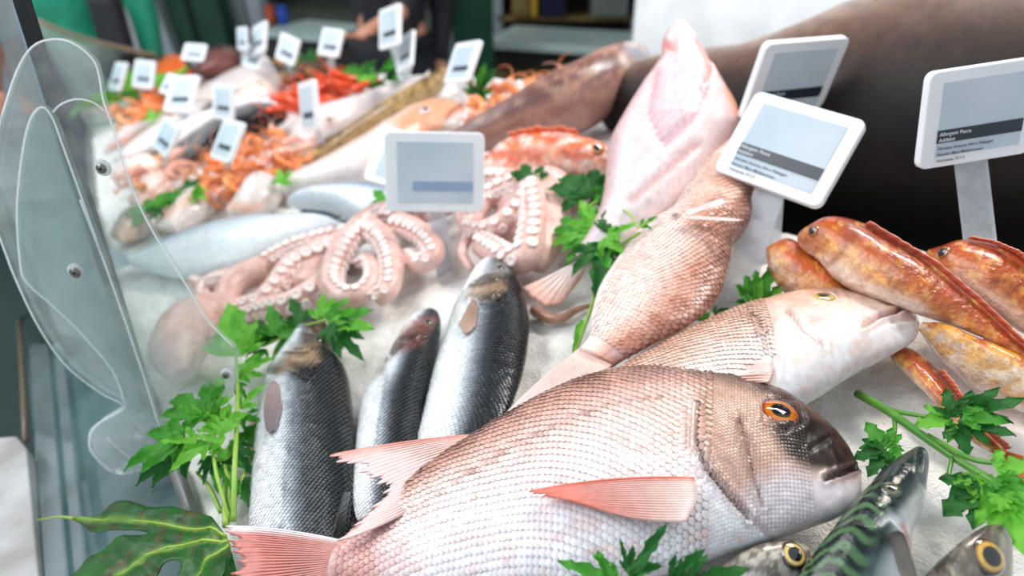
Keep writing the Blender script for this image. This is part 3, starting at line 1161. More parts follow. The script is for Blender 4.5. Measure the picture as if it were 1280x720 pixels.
# serving bench behind the counter
c0, c1 = at(616, 51, 3.6), at(800, 42, 3.35)
zt = c0[2]
c1[2] = zt
sb = empty('serving_bench', (c0 + c1) / 2 - np.array([0, 0, zt]), 'pale topped serving bench behind the counter', 'bench')
dx = c1 - c0
dx[2] = 0
L_ = np.linalg.norm(dx)
dx /= L_
dy = np.array([-dx[1], dx[0], 0])
mid_ = (c0 + c1) / 2 + dx * 0.25
box('top', mid_ + dy * 0.25 + np.array([0, 0, -0.02]), dx * (L_ / 2 + 0.3), dy * 0.26, (0, 0, 0.02), MATS['shelf_top'], sb, 0.004)
box('cabinet', mid_ + dy * 0.28 + np.array([0, 0, -zt / 2 - 0.02]), dx * (L_ / 2 + 0.28), dy * 0.22, (0, 0, zt / 2 - 0.02), MATS['dark_interior'], sb, 0.004)
for k in range(3):
    box('shelf', mid_ + dy * 0.03 + np.array([0, 0, -0.17 - 0.16 * k]), dx * (L_ / 2 + 0.26), dy * 0.05, (0, 0, 0.012), MATS['warm_shelf'], sb)
c2 = at(332, 40, 4.9)
c3 = at(420, 30, 4.6)
c3[2] = c2[2]
dx = c3 - c2
L_ = np.linalg.norm(dx)
dx /= L_
dy = np.array([-dx[1], dx[0], 0])
sb2 = empty('serving_bench', (c2 + c3) / 2 - np.array([0, 0, c2[2]]), 'pale edged dark bench at the back beside the seller', 'bench')
box('top', (c2 + c3) / 2 + dy * 0.2, dx * (L_ / 2), dy * 0.25, (0, 0, 0.025), MATS['shelf_top'], sb2, 0.004)
box('cabinet', (c2 + c3) / 2 + dy * 0.22 - np.array([0, 0, c2[2] / 2 + 0.03]), dx * (L_ / 2 + 0.3), dy * 0.2, (0, 0, c2[2] / 2 - 0.03), MATS['dark_interior'], sb2)


def rack(label, px0, px1, d, z0, z1, cols, name='storage_rack', mat='dark_interior'):
    "open rack with upright boards and coloured crates"
    a, b = at(px0, 10, d), at(px1, 10, d)
    r = empty(name, ((a[0] + b[0]) / 2, a[1], 0), label, 'rack')
    wbox('back_panel', a[0], b[0], a[1] + 0.38, a[1] + 0.42, 0.0, z1, MATS[mat], r)
    for x in (a[0], b[0]):
        wbox('upright', x - 0.03, x + 0.03, a[1], a[1] + 0.4, 0.0, z1, MATS['pale_metal'], r)
    for z in np.linspace(z0, z1, 4):
        wbox('shelf', a[0], b[0], a[1], a[1] + 0.38, z - 0.015, z + 0.015, MATS['warm_shelf'], r)
    return r, a, b


rk, ra, rb = rack('warm brown storage rack behind the pale serving bench', 622, 800, 4.6, 0.3, 1.7, None)
for px0, px1, mt, lab in ((640, 662, 'warm_shelf', 'tan crate on the storage rack'), (664, 672, 'yellow_plastic', 'yellow upright board on the storage rack'), (676, 706, 'navy_plastic', 'dark navy crate on the storage rack'), (740, 785, 'grey_glass', 'grey glazed box on the storage rack right side')):
    a, b = at(px0, 10, 4.55), at(px1, 10, 4.55)
    cr = empty('storage_crate', ((a[0] + b[0]) / 2, a[1], 0.78), lab, 'crate')
    wbox('body', a[0], b[0], a[1], a[1] + 0.3, 0.785, 1.22, MATS[mt], cr, 0.01)
    wbox('rim', a[0] - 0.008, b[0] + 0.008, a[1] - 0.008, a[1] + 0.308, 1.18, 1.215, MATS[mt], cr, 0.004)
rk2, ra, rb = rack('dark storage rack behind the seller', 330, 560, 5.6, 0.3, 1.8, None, mat='grey_glass')
for px0, px1, mt, lab in ((348, 360, 'blue_plastic', 'small bright blue tub at the back left'), (333, 345, 'orange_plastic', 'small orange tub at the back left')):
    a, b = at(px0, 25, 5.0), at(px1, 25, 5.0)
    cr = empty('plastic_tub', ((a[0] + b[0]) / 2, a[1], c2[2]), lab, 'tub')
    p0 = np.array([(a[0] + b[0]) / 2, a[1], c2[2] + 0.03])
    rr0 = (b[0] - a[0]) / 2
    tube('body', np.array([p0, p0 + [0, 0, 0.05], p0 + [0, 0, 0.11]]), [rr0 * 0.85, rr0 * 0.95, rr0], MATS[mt], cr, 16)
    tube('lid', np.array([p0 + [0, 0, 0.11], p0 + [0, 0, 0.125]]), rr0 * 1.06, MATS[mt], cr, 16)

# white screen board behind the big dark fish
wb0, wb1 = at(790, 60, 2.1), at(1140, 60, 2.1)
V, f = box_vf(((wb0[0] + wb1[0]) / 2, wb0[1], 1.2), ((wb1[0] - wb0[0]) / 2, 0, 0), (0, 0.02, 0), (0, 0, 1.0))
props(mesh('screen_board', V, f, MATS['white_panel'], smooth=False), 'large plain white board behind the big dark fish', 'board')
wb2 = at(1500, 60, 2.3)
V, f = box_vf(((wb2[0] + wb1[0]) / 2, wb0[1] + 0.15, 1.2), ((wb2[0] - wb1[0]) / 2 + 0.1, 0, 0), (0, 0.02, 0), (0, 0, 1.0))
props(mesh('screen_board', V, f, MATS['grey_wall'], smooth=False), 'pale blue grey board at the top right corner', 'board')
# bright stall wall at upper left
V, f = box_vf(at(185, 20, 5.6), (0.24, 0, 0), (0, 0.03, 0), (0, 0, 0.9))
props(mesh('stall_panel', V, f, MATS['white_panel'], smooth=False), 'bright pale panel behind the slanting pillar at top left', 'panel')


# ================================================================== the catch, front to back
def dorsal_spikes(S, pts, hgt, col, ct, rays=12, h=0.002):
    pass


# --- large pink sea bream in front
b1 = Fish('sea_bream', 'large pink sea bream with dark brown face lying across the front', 'fish',
          [(1077, 590), (1053, 549), (1022, 519), (985, 493), (940, 472), (880, 461), (800, 460), (740, 470), (680, 494), (620, 527), (560, 565), (500, 608), (455, 650), (425, 680)],
          [(1077, 592), (1075, 625), (1050, 649), (1010, 665), (940, 689), (870, 712), (790, 735), (720, 748), (650, 752), (590, 750), (530, 745), (480, 738), (440, 732), (410, 724)],
          ((1060, 600, 0.042), (430, 700, 0.056), (800, 462, 0.064)), 0.036,
          [(-1, (236, 240, 246)), (-0.35, (244, 243, 246)), (0.05, (238, 226, 222)), (0.35, (226, 198, 188)), (0.6, (190, 150, 136)), (0.82, (132, 94, 82)), (1, (78, 54, 46))],
          ops=[('mottle', 22, 16, (228, 176, 160), 0.35, 0.5, 0.7, 3), ('poly', [(1085, 600), (1055, 548), (1020, 515), (980, 488), (930, 466), (875, 452), (872, 470), (874, 512), (872, 545), (883, 586), (906, 614), (930, 645), (985, 668), (1060, 655)], (178, 138, 118), 10, 0.88),
               ('poly', [(1085, 600), (1040, 600), (985, 588), (950, 600), (930, 620), (935, 650), (985, 670), (1060, 655), (1090, 620)], (214, 208, 214), 14, 0.95),
               ('poly', [(1100, 590), (1085, 560), (1055, 540), (1010, 500), (960, 470), (900, 450), (860, 450), (870, 466), (930, 482), (965, 500), (1000, 530), (1040, 570), (1060, 585)], (58, 40, 36), 9, 0.9),
               ('poly', [(962, 530), (972, 552), (985, 572), (1015, 586), (1045, 590), (1082, 580), (1075, 550), (1040, 530), (1000, 512)], (28, 17, 17), 7, 0.98),
               ('poly', [(1028, 596), (1050, 580), (1082, 568), (1084, 585), (1060, 597), (1040, 603)], (58, 38, 38), 4, 0.9),
               ('line', [(874, 508), (871, 548), (883, 586), (906, 614), (930, 640)], (70, 46, 38), 3.2, 0.95),
               ('line', [(930, 640), (968, 676)], (150, 130, 130), 3, 0.5),
               ('line', [(924, 525), (935, 557), (943, 596), (953, 632)], (110, 74, 62), 2.8, 0.85),
               ('line', [(1031, 599), (1055, 591), (1078, 582)], (30, 18, 18), 2.2, 0.95),
               ('blob', (1050, 655), (26, 16), (120, 116, 124), 0.6),
               ('line', [(860, 500), (820, 497), (760, 507), (700, 530), (640, 560), (580, 597), (520, 637), (470, 672), (440, 695)], (150, 104, 90), 1.9, 0.7),
               ('blob', (848, 530), (30, 34), (222, 184, 160), 0.6), ('poly', [(395, 660), (470, 640), (500, 700), (470, 770), (380, 770)], (206, 150, 142), 34, 0.9)],
          grooves=[([(874, 508), (871, 548), (883, 586), (906, 614), (935, 646)], 3.5, 0.0028), ([(935, 646), (968, 676)], 3.5, 0.0012),
                   ([(924, 525), (935, 557), (943, 596), (953, 632)], 3, 0.0016), ([(1031, 599), (1055, 591), (1080, 582)], 2.6, 0.0030),
                   ([(1015, 560), (1040, 545)], 3, 0.0006), ([(962, 500), (995, 500), (1005, 525), (980, 537), (955, 525), (962, 500)], 3.5, 0.0012)],
          n=300, m=128, powr=0.92)
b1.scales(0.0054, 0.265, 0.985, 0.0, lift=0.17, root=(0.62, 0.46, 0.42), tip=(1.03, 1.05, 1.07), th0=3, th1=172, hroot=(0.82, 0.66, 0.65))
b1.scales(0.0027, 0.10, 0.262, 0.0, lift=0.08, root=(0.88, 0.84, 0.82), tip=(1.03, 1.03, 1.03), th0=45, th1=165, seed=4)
b1.eye(976, 515, 0.0138, [(0, (12, 14, 20)), (0.46, (14, 14, 20)), (0.5, (190, 120, 30)), (0.72, (196, 96, 20)), (0.86, (120, 52, 22)), (1, (44, 26, 24))], label='amber eye with a black pupil', squash=0.92, bulge=0.3)
b1.fin('tail_fin', [(430, 676), (424, 698), (414, 726)], [(270, 656), (292, 700), (262, 772)], (0.0, 0.006), (206, 150, 142), (190, 96, 88), 26, 0.06, amp=0.001, ce=(240, 238, 240), mid=[(352, 662), (362, 699), (338, 750)], label='reddish tail fin with a whitish upper edge')
b1.fin('pectoral_fin', [(868, 597), (872, 622), (858, 651)], [(652, 616), (690, 622), (742, 634)], (0.040, 0.036), (240, 212, 206), (226, 112, 92), 18, 0.03, amp=0.0011, ce=(222, 112, 90), pl=b1.pl, label='long coral red pectoral fin', bend=0.002, mid=[(762, 599), (780, 621), (800, 649)])

# --- second sea bream behind it
b2 = Fish('sea_bream', 'pale pink sea bream with white chin lying behind the dark-faced bream', 'fish',
          [(1150, 404), (1137, 386), (1095, 372), (1040, 361), (985, 366), (920, 385), (860, 412), (800, 445), (740, 478), (690, 506), (645, 527), (610, 538), (588, 544)],
          [(1150, 406), (1141, 428), (1100, 456), (1060, 481), (1015, 513), (960, 542), (900, 562), (840, 572), (780, 577), (720, 582), (660, 592), (615, 588), (586, 575)],
          ((1140, 410, 0.038), (590, 556, 0.062), (980, 370, 0.032)), 0.033,
          [(-1, (222, 224, 228)), (-0.3, (222, 212, 210)), (0.2, (216, 188, 174)), (0.6, (206, 160, 138)), (1, (176, 124, 102))],
          ops=[('mottle', 30, 20, (204, 160, 140), 0.5, 0.46, 0.68, 31), ('poly', [(1160, 400), (1125, 412), (1080, 438), (1030, 462), (990, 500), (1020, 525), (1150, 450)], (216, 214, 219), 12, 0.75),
               ('poly', [(1080, 404), (1132, 380), (1145, 398), (1110, 398), (1088, 412)], (222, 176, 166), 4, 0.7),
               ('line', [(1080, 408), (1100, 395), (1130, 384)], (120, 74, 70), 1.7, 0.85),
               ('line', [(936, 388), (948, 397), (955, 412)], (110, 76, 66), 4, 0.8),
               ('line', [(985, 388), (1005, 412), (1030, 430)], (150, 100, 84), 2, 0.7),
               ('line', [(1050, 475), (1080, 462), (1100, 448)], (214, 150, 142), 2.5, 0.6),
               ('blob', (945, 455), (26, 10), (196, 140, 128), 0.5),
               ('mottle', 12, 9, (238, 206, 188), 0.35, 0.5, 0.7, 8)],
          grooves=[([(1080, 408), (1100, 396), (1136, 385)], 2.6, 0.0040), ([(1088, 412), (1112, 402), (1140, 398)], 3, 0.0016), ([(985, 388), (1005, 412), (1032, 432)], 2.4, 0.0018), ([(1012, 378), (1030, 380), (1052, 376), (1046, 364)], 2.5, 0.0012), ([(936, 388), (948, 397), (956, 414)], 3, 0.002), ([(958, 415), (970, 450), (966, 478)], 3, 0.0014),
                   ([(1100, 372), (1122, 388), (1118, 402)], 3, 0.0008)],
          n=220, m=96)
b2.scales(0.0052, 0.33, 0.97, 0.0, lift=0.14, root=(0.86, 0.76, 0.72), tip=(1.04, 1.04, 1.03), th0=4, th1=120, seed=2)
b2.eye(1030, 371, 0.0105, [(0, (36, 34, 40)), (0.42, (40, 38, 40)), (0.5, (150, 130, 60)), (0.8, (206, 186, 100)), (1, (170, 130, 110))], squash=0.8, bulge=0.35, label='pale golden eye')
b2.fin('tail_fin', [(592, 543), (597, 558), (588, 576)], [(394, 572), (474, 612), (414, 680)], (0.0, 0.003), (238, 196, 186), (234, 202, 202), 24, 0.06, ce=(228, 150, 136), label='forked pink tail fin resting on the sea basses', mid=[(500, 553), (545, 580), (515, 636)])
b2.fin('pectoral_fin', [(958, 446), (968, 462), (962, 478)], [(886, 462), (884, 470), (890, 478)], (0.022, 0.026), (214, 168, 156), (206, 150, 138), 8, 0.04, label='folded brownish pink pectoral fin')

# --- third bream, nose under the label
b3 = Fish('sea_bream', 'pink scaly sea bream lying nose up beneath the tilted label', 'fish',
          [(985, 142), (992, 160), (982, 190), (955, 235), (938, 280), (919, 318), (900, 368), (867, 402), (815, 430), (786, 446), (768, 458)],
          [(983, 141), (950, 146), (905, 175), (866, 222), (838, 268), (804, 288), (779, 314), (750, 357), (739, 392), (737, 418), (724, 437)],
          ((970, 160, 0.085), (740, 445, 0.045), (800, 290, 0.055)), 0.034,
          [(-1, (244, 236, 234)), (-0.4, (238, 216, 208)), (0.1, (226, 184, 168)), (0.5, (200, 142, 120)), (0.8, (164, 112, 94)), (1, (140, 96, 84))],
          ops=[('poly', [(760, 355), (840, 262), (870, 300), (800, 400), (745, 420), (735, 400)], (246, 236, 232), 20, 0.7),
               ('line', [(944, 252), (932, 295), (880, 352), (820, 395), (780, 425), (750, 448)], (160, 100, 84), 2.0, 0.7),
               ('line', [(850, 245), (880, 235), (920, 240)], (240, 216, 204), 7, 0.6),
               ('mottle', 14, 11, (236, 196, 178), 0.35, 0.48, 0.68, 14),
               ('blob', (845, 270), (5, 4), (60, 50, 56), 0.9),
               ('blob', (768, 440), (12, 8), (170, 160, 172), 0.5)],
          grooves=[([(870, 300), (900, 262), (935, 245)], 3, 0.001)],
          n=200, m=88)
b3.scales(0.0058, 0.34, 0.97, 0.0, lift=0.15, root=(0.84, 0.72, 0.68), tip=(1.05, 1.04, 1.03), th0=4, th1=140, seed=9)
b3.fin('tail_fin', [(772, 452), (752, 446), (726, 434)], [(640, 530), (625, 536), (610, 540)], (0.0, 0.010), (236, 200, 190), (230, 214, 214), 14, 0.05, ce=(232, 190, 180), label='pale narrow tail fin', mid=[(705, 494), (690, 482), (672, 478)])
b3.fin('pelvic_fin', [(850, 269), (851, 271), (852, 273)], [(930, 274), (934, 275), (930, 277)], (0.036, 0.038), (232, 204, 194), (236, 216, 208), 4, 0.08, label='thin whitish pelvic fin', amp=0.0004)
b3.fin('pelvic_fin', [(856, 265), (858, 267), (860, 269)], [(908, 246), (912, 249), (914, 252)], (0.038, 0.042), (238, 226, 220), (236, 220, 214), 4, 0.08, amp=0.0004)

# --- white-bellied fish with its jaw in the air
wf = Fish('white_bellied_fish', 'white bellied fish with its pointed jaw raised before the white board', 'fish',
          [(851, 25), (872, 50), (884, 70), (893, 88), (908, 112), (922, 138), (925, 170), (905, 205), (870, 250), (830, 290), (790, 318), (756, 342)],
          [(850, 25), (836, 38), (827, 56), (825, 76), (800, 112), (779, 146), (762, 179), (757, 212), (752, 245), (742, 275), (728, 300), (716, 318)],
          ((851, 25, 0.205), (735, 335, 0.035), (765, 180, 0.115)), 0.045,
          [(-1, (206, 164, 164)), (-0.7, (218, 198, 200)), (0, (220, 208, 211)), (0.7, (218, 196, 196)), (1, (196, 142, 132))],
          ops=[('line', [(829, 55), (842, 62), (846, 50)], (226, 150, 150), 4, 0.8), ('poly', [(829, 52), (838, 50), (842, 62), (830, 66)], (232, 150, 146), 3, 0.7),
               ('line', [(872, 52), (884, 72), (888, 88), (882, 100), (882, 120)], (226, 120, 110), 3.5, 0.8),
               ('line', [(822, 90), (812, 140), (830, 180), (862, 150), (880, 110)], (196, 140, 148), 5, 0.8),
               ('line', [(790, 250), (830, 215), (870, 180)], (204, 152, 152), 5, 0.7),
               ('poly', [(840, 66), (870, 60), (884, 110), (860, 160), (832, 178), (814, 140)], (208, 176, 186), 8, 0.7),
               ('line', [(908, 112), (922, 138)], (196, 130, 90), 4, 0.7)],
          grooves=[([(822, 90), (812, 140), (830, 180), (862, 150), (880, 110)], 5, 0.004), ([(872, 50), (886, 76), (884, 110)], 3.5, 0.005), ([(830, 55), (846, 64)], 3, 0.004), ([(790, 250), (830, 215), (872, 180)], 5, 0.002)],
          n=140, m=72, prof=[(0, 0), (0.03, 0.22), (0.1, 0.4), (0.3, 0.75), (0.5, 1), (0.8, 0.8), (0.95, 0.4), (1, 0.2)])
wf.fin('tail_fin', [(742, 318), (728, 322), (716, 330)], [(724, 352), (690, 386), (648, 362)], (0.0, -0.012), (244, 232, 230), (236, 170, 148), 10, 0.03, label='pale fin with an orange pink edge')

# --- three sea basses
BASS = [(-1, (246, 249, 252)), (-0.5, (248, 250, 252)), (-0.14, (222, 228, 234)), (0.08, (140, 148, 158)), (0.28, (56, 62, 70)), (0.5, (28, 32, 38)), (0.8, (30, 36, 40)), (1, (18, 24, 26))]


def bass(label, top, bot, anch, tk, ops, gro, eye, er=0.006, n=170, scl=0.0042, s0=0.25, tail=True):
    f = Fish('sea_bass', label, 'fish', top, bot, anch, tk, BASS, ops, gro, n=n, m=80, skin='silver_skin', group='sea basses on the ice')
    f.scales(scl, s0, 0.99, -0.05, 'silver_scale', 0.16, (0.45, 0.46, 0.48), (1.1, 1.1, 1.1), 4, 176, seed=5, hroot=(0.90, 0.91, 0.92), addtip=0.03)
    f.eye(*eye, er, [(0, (12, 12, 16)), (0.5, (16, 16, 20)), (0.56, (90, 84, 70)), (0.8, (70, 64, 56)), (1, (40, 38, 38))], bulge=0.4)
    if tail:
        f.auto_tail(70, 42, (70, 76, 84), (44, 48, 54), 12)
    return f


s1 = bass('left sea bass, head among the parsley beside the clear bracket',
          [(396, 395), (410, 403), (421, 437), (436, 463), (442, 503), (444, 548), (442, 610), (438, 654), (433, 680), (424, 712), (408, 745)],
          [(392, 395), (374, 411), (358, 437), (338, 468), (327, 503), (320, 548), (315, 610), (312, 654), (315, 690), (325, 720), (345, 748)],
          ((393, 396, 0.030), (375, 740, 0.012), (440, 548, 0.026)), 0.030,
          [('line', [(345, 462), (365, 455), (382, 462), (392, 452)], (60, 48, 40), 6, 0.8), ('blob', (372, 466), (12, 9), (40, 32, 30), 0.85), ('poly', [(360, 436), (395, 428), (400, 450), (372, 458), (345, 466)], (190, 160, 128), 5, 0.8),
           ('poly', [(380, 400), (410, 400), (414, 428), (392, 436), (376, 424)], (96, 74, 58), 5, 0.6), ('mottle', 9, 8, (40, 34, 32), 0.25, 0.55, 0.7, 5),
           ('line', [(372, 480), (366, 520), (358, 580), (352, 660)], (90, 96, 104), 1.6, 0.7)],
          [([(338, 468), (362, 458), (384, 470), (396, 452)], 3.5, 0.0028), ([(360, 436), (382, 438), (398, 430)], 2.5, 0.0016), ([(374, 411), (392, 418)], 2, 0.002)], (398, 424), 0.0062)
s1.fin('pectoral_fin', [(337, 480), (343, 476), (350, 482)], [(334, 542), (338, 545), (342, 542)], (0.029, 0.028), (158, 138, 136), (100, 90, 98), 7, 0.04, label='grey pink pectoral fin', mid=[(330, 510), (341, 512), (353, 510)])
s1.fin('pelvic_fin', [(322, 520), (321, 545), (320, 570)], [(312, 530), (311, 555), (313, 578)], (-0.006, -0.01), (226, 170, 160), (220, 150, 140), 6, 0.05)
s1.fin('dorsal_fin', [(438, 615), (433, 640), (430, 660)], [(428, 615), (418, 655), (414, 672)], (0.012, 0.024), (44, 44, 50), (28, 28, 34), 7, 0.06, label='dark folded dorsal fin')
s2 = bass('narrow middle sea bass lying between the two larger basses',
          [(543, 386), (550, 391), (553, 410), (548, 441), (538, 486), (529, 517), (522, 548), (513, 592), (500, 628), (488, 660)],
          [(540, 386), (519, 396), (502, 414), (487, 446), (473, 472), (453, 499), (447, 539), (442, 583), (440, 619), (446, 650)],
          ((543, 388, 0.024), (470, 640, 0.018), (550, 470, 0.022)), 0.022,
          [('poly', [(500, 414), (522, 396), (545, 398), (530, 428), (490, 446)], (140, 84, 74), 5, 0.85), ('line', [(490, 440), (505, 425), (530, 418)], (60, 40, 36), 3, 0.8), ('blob', (478, 458), (5, 16), (150, 104, 96), 0.6),
           ('line', [(484, 470), (475, 520), (466, 580)], (80, 86, 96), 1.5, 0.6)],
          [([(488, 444), (504, 428), (532, 420)], 2.6, 0.0022), ([(520, 397), (530, 404)], 2, 0.0016)], (536, 402), 0.0052, n=140, scl=0.0038, s0=0.2, tail=False)
s3 = bass('largest sea bass, right of the three, nose against the octopus',
          [(626, 321), (638, 325), (648, 347), (657, 373), (663, 400), (661, 433), (654, 467), (646, 490), (638, 510), (626, 530), (606, 560)],
          [(622, 321), (602, 330), (585, 357), (569, 390), (557, 423), (545, 457), (538, 482), (530, 515), (522, 548), (520, 572), (530, 595)],
          ((624, 322, 0.032), (565, 580, 0.020), (660, 420, 0.030)), 0.029,
          [('poly', [(590, 350), (625, 342), (634, 362), (604, 378), (584, 372)], (178, 146, 116), 5, 0.8), ('line', [(594, 352), (620, 348), (632, 344)], (50, 42, 38), 3, 0.8), ('line', [(600, 375), (622, 368), (634, 364)], (44, 36, 32), 3.5, 0.8),
           ('poly', [(604, 328), (640, 325), (642, 340), (618, 345), (600, 340)], (160, 160, 158), 5, 0.5)],
          [([(592, 376), (612, 376), (634, 363)], 3, 0.0026), ([(592, 352), (616, 350), (632, 344)], 2.5, 0.002)], (626, 334), 0.0058)
s3.fin('pectoral_fin', [(590, 374), (596, 378), (598, 386)], [(572, 408), (582, 420), (594, 408)], (0.030, 0.029), (150, 122, 108), (176, 146, 132), 8, 0.04, label='tan pectoral fin')
for f_, bs, tp_ in ((s2, [(478, 655), (468, 658), (456, 655)], [(470, 700), (455, 705), (438, 698)]),):
    f_.fin('tail_fin', bs, tp_, (0, 0.002), (60, 64, 70), (40, 44, 50), 8, 0.05)

# --- gurnards
GUR = [(-1, (240, 226, 216)), (-0.55, (240, 214, 190)), (-0.2, (226, 168, 112)), (0.2, (206, 122, 50)), (0.6, (186, 88, 34)), (0.9, (160, 62, 30)), (1, (150, 50, 36))]


def gurnard(label, top, bot, anch, tk, eye=None, ops=(), ridge=True, n=110, seed=1, er=0.006):
    f = Fish('gurnard', label, 'fish', top, bot, anch, tk, GUR, [('mottle', 16, 12, (176, 80, 24), 0.65, 0.48, 0.64, seed), ('mottle', 9, 8, (240, 190, 90), 0.45, 0.55, 0.7, seed + 5), ('mottle', 26, 20, (128, 44, 18), 0.5, 0.5, 0.66, seed + 9), ('mottle', 5, 5, (150, 66, 26), 0.4, 0.55, 0.66, seed + 11)] + list(ops), (), n=n, m=64, skin='wet_skin', group='orange gurnards at the right')
    if eye:
        f.eye(*eye, er, [(0, (10, 16, 28)), (0.55, (20, 34, 50)), (0.62, (120, 90, 40)), (0.85, (170, 90, 40)), (1, (130, 60, 30))], bulge=0.55)
    if ridge:
        k = max(2, len(top) // 3)
        tp = spline(top, 30)[10:29]
        base = [tuple(p) for p in tp[::3]]
        bt = spline(bot, 30)[10:29]
        tips = [tuple(p + (p - q) / np.linalg.norm(p - q) * 7 + np.array([4, 3])) for p, q in zip(tp[::3], bt[::3])]
        f.fin('dorsal_fin', base, tips, (0.003, 0.007), (176, 70, 50), (206, 120, 96), 18, 0.12, label='reddish spiny dorsal fin', nv=6)
    if top[-1][0] > 1200:
        f.auto_tail(60, 26, (196, 110, 60), (206, 130, 90))
    return f


g1 = gurnard('large glossy orange gurnard lying between the tall label stem and the pale bream',
             [(1000, 290), (1014, 281), (1041, 270), (1078, 277), (1120, 302), (1162, 327), (1203, 361), (1237, 390), (1280, 430), (1310, 452)],
             [(997, 296), (1004, 312), (1028, 328), (1049, 352), (1078, 370), (1116, 382), (1153, 396), (1191, 408), (1240, 428), (1300, 462)],
             ((1000, 295, 0.075), (1290, 445, 0.045), (1080, 370, 0.045)), 0.030, (1017, 288),
             ops=[('blob', (1045, 335), (30, 16), (244, 214, 188), 0.6), ('line', [(1035, 330), (1085, 362), (1150, 388)], (246, 228, 214), 9, 0.7), ('line', [(1060, 290), (1050, 320), (1035, 330)], (150, 66, 40), 4, 0.6), ('blob', (1010, 300), (14, 12), (170, 96, 76), 0.6)], seed=3, n=150)
g2_ = gurnard('small orange gurnard under the large one, beside the wide clear stem',
              [(958, 309), (986, 299), (1012, 314), (1045, 339), (1074, 364), (1110, 388)], [(957, 313), (962, 340), (980, 366), (1020, 384), (1060, 396), (1104, 400)],
              ((960, 315, 0.055), (1100, 395, 0.02), (985, 365, 0.03)), 0.024, None, ops=[('line', [(985, 318), (1010, 335), (1035, 350)], (214, 70, 46), 4, 0.7), ('blob', (1010, 352), (22, 12), (232, 160, 110), 0.6)], seed=13)
g3 = gurnard('orange gurnard at the right edge behind the tall clear stem',
             [(1160, 312), (1178, 306), (1207, 298), (1253, 309), (1285, 329), (1330, 368), (1380, 410)], [(1156, 322), (1170, 334), (1191, 353), (1220, 374), (1253, 399), (1290, 422), (1370, 440)],
             ((1160, 318, 0.07), (1360, 425, 0.04), (1230, 385, 0.04)), 0.030, (1180, 316), ops=[('line', [(1195, 345), (1240, 375), (1290, 410)], (246, 226, 206), 10, 0.7), ('blob', (1175, 325), (16, 12), (160, 84, 60), 0.6)], seed=23)
g4 = gurnard('golden gurnard with pale flank lying below the large gurnard at right',
             [(1152, 404), (1191, 411), (1237, 431), (1280, 447), (1340, 478), (1400, 520)], [(1148, 412), (1168, 446), (1191, 470), (1220, 495), (1253, 508), (1330, 532), (1396, 534)],
             ((1150, 408, 0.040), (1390, 525, 0.035), (1200, 478, 0.032)), 0.030, None, ops=[('poly', [(1165, 425), (1230, 455), (1290, 475), (1290, 500), (1200, 480)], (246, 228, 200), 16, 0.75), ('mottle', 12, 9, (222, 160, 40), 0.6, 0.5, 0.62, 77)], seed=33)
g5 = gurnard('slim orange gurnard tucked beneath the golden gurnard at right',
             [(1120, 428), (1150, 440), (1180, 472), (1205, 505), (1235, 540), (1262, 566)], [(1112, 440), (1125, 462), (1150, 486), (1180, 516), (1215, 552), (1255, 575)],
             ((1115, 435, 0.018), (1255, 570, 0.018), (1150, 484, 0.012)), 0.020, None, ops=[('line', [(1140, 445), (1170, 478), (1200, 515)], (196, 90, 50), 4, 0.7), ('line', [(1130, 465), (1165, 500)], (244, 220, 206), 5, 0.6)], seed=43)

# --- mackerel and its two neighbours at the bottom
MK = [(-1, (216, 222, 226)), (-0.75, (170, 180, 186)), (-0.5, (70, 88, 90)), (-0.2, (34, 58, 52)), (0.4, (24, 46, 38)), (1, (10, 18, 18))]
def mack_col(ss, vv, P):
    c = stops(vv, MK)
    q = np.stack([ss * 52 + 1.6 * fbm(P * 60, 61, 2), vv * 2.2], -1)
    wv = np.sin(q[:, 0] * 2.1 + 2.4 * np.sin(vv * 5.5) + 5.0 * fbm(P * 70, 62, 2))
    k = np.clip(wv * 2.5 + 0.2, 0, 1) * np.clip((vv + 0.5) * 4, 0, 1) * np.clip((ss - 0.24) * 12, 0, 1)
    k2 = np.clip(-wv * 2.5, 0, 1) * np.clip((vv + 0.5) * 4, 0, 1) * np.clip((ss - 0.22) * 12, 0, 1)
    c = c * (1 - k[:, None]) + srgb((70, 104, 66)) * k[:, None]
    c = c * (1 - k2[:, None] * 0.9) + srgb((10, 18, 18)) * k2[:, None] * 0.9
    return c


mk = Fish('mackerel', 'dark green striped mackerel with its nose up at the lower right', 'fish',
          [(1146, 561), (1137, 566), (1108, 586), (1087, 608), (1061, 637), (1036, 673), (1000, 718), (965, 770), (930, 830)],
          [(1152, 561), (1162, 572), (1161, 604), (1155, 637), (1144, 664), (1141, 691), (1136, 726), (1105, 790), (1050, 845)],
          ((1148, 562, 0.045), (1010, 800, 0.030), (1061, 637, 0.038)), 0.032, mack_col,
          ops=[('poly', [(1110, 580), (1150, 558), (1166, 575), (1160, 612), (1140, 625), (1120, 640), (1085, 625)], (26, 34, 32), 6, 0.75),
               ('poly', [(1150, 610), (1164, 600), (1160, 650), (1146, 672), (1128, 640)], (206, 208, 210), 6, 0.8), ('line', [(1100, 655), (1112, 645), (1128, 660), (1140, 690)], (224, 226, 228), 4, 0.8), ('blob', (1110, 675), (13, 15), (20, 18, 20), 0.9),
               ('line', [(1128, 655), (1140, 685), (1150, 720)], (206, 140, 130), 2.5, 0.7)],
          grooves=[([(1100, 655), (1112, 645), (1128, 662), (1140, 690)], 3, 0.0025), ([(1152, 566), (1150, 590), (1157, 612)], 2.2, 0.0022)], n=180, m=84, skin='mackerel_skin')
mk.eye(1115, 612, 0.0062, [(0, (30, 32, 30)), (0.35, (50, 54, 46)), (0.5, (110, 112, 80)), (0.75, (60, 64, 50)), (1, (30, 34, 32))], bulge=0.4)
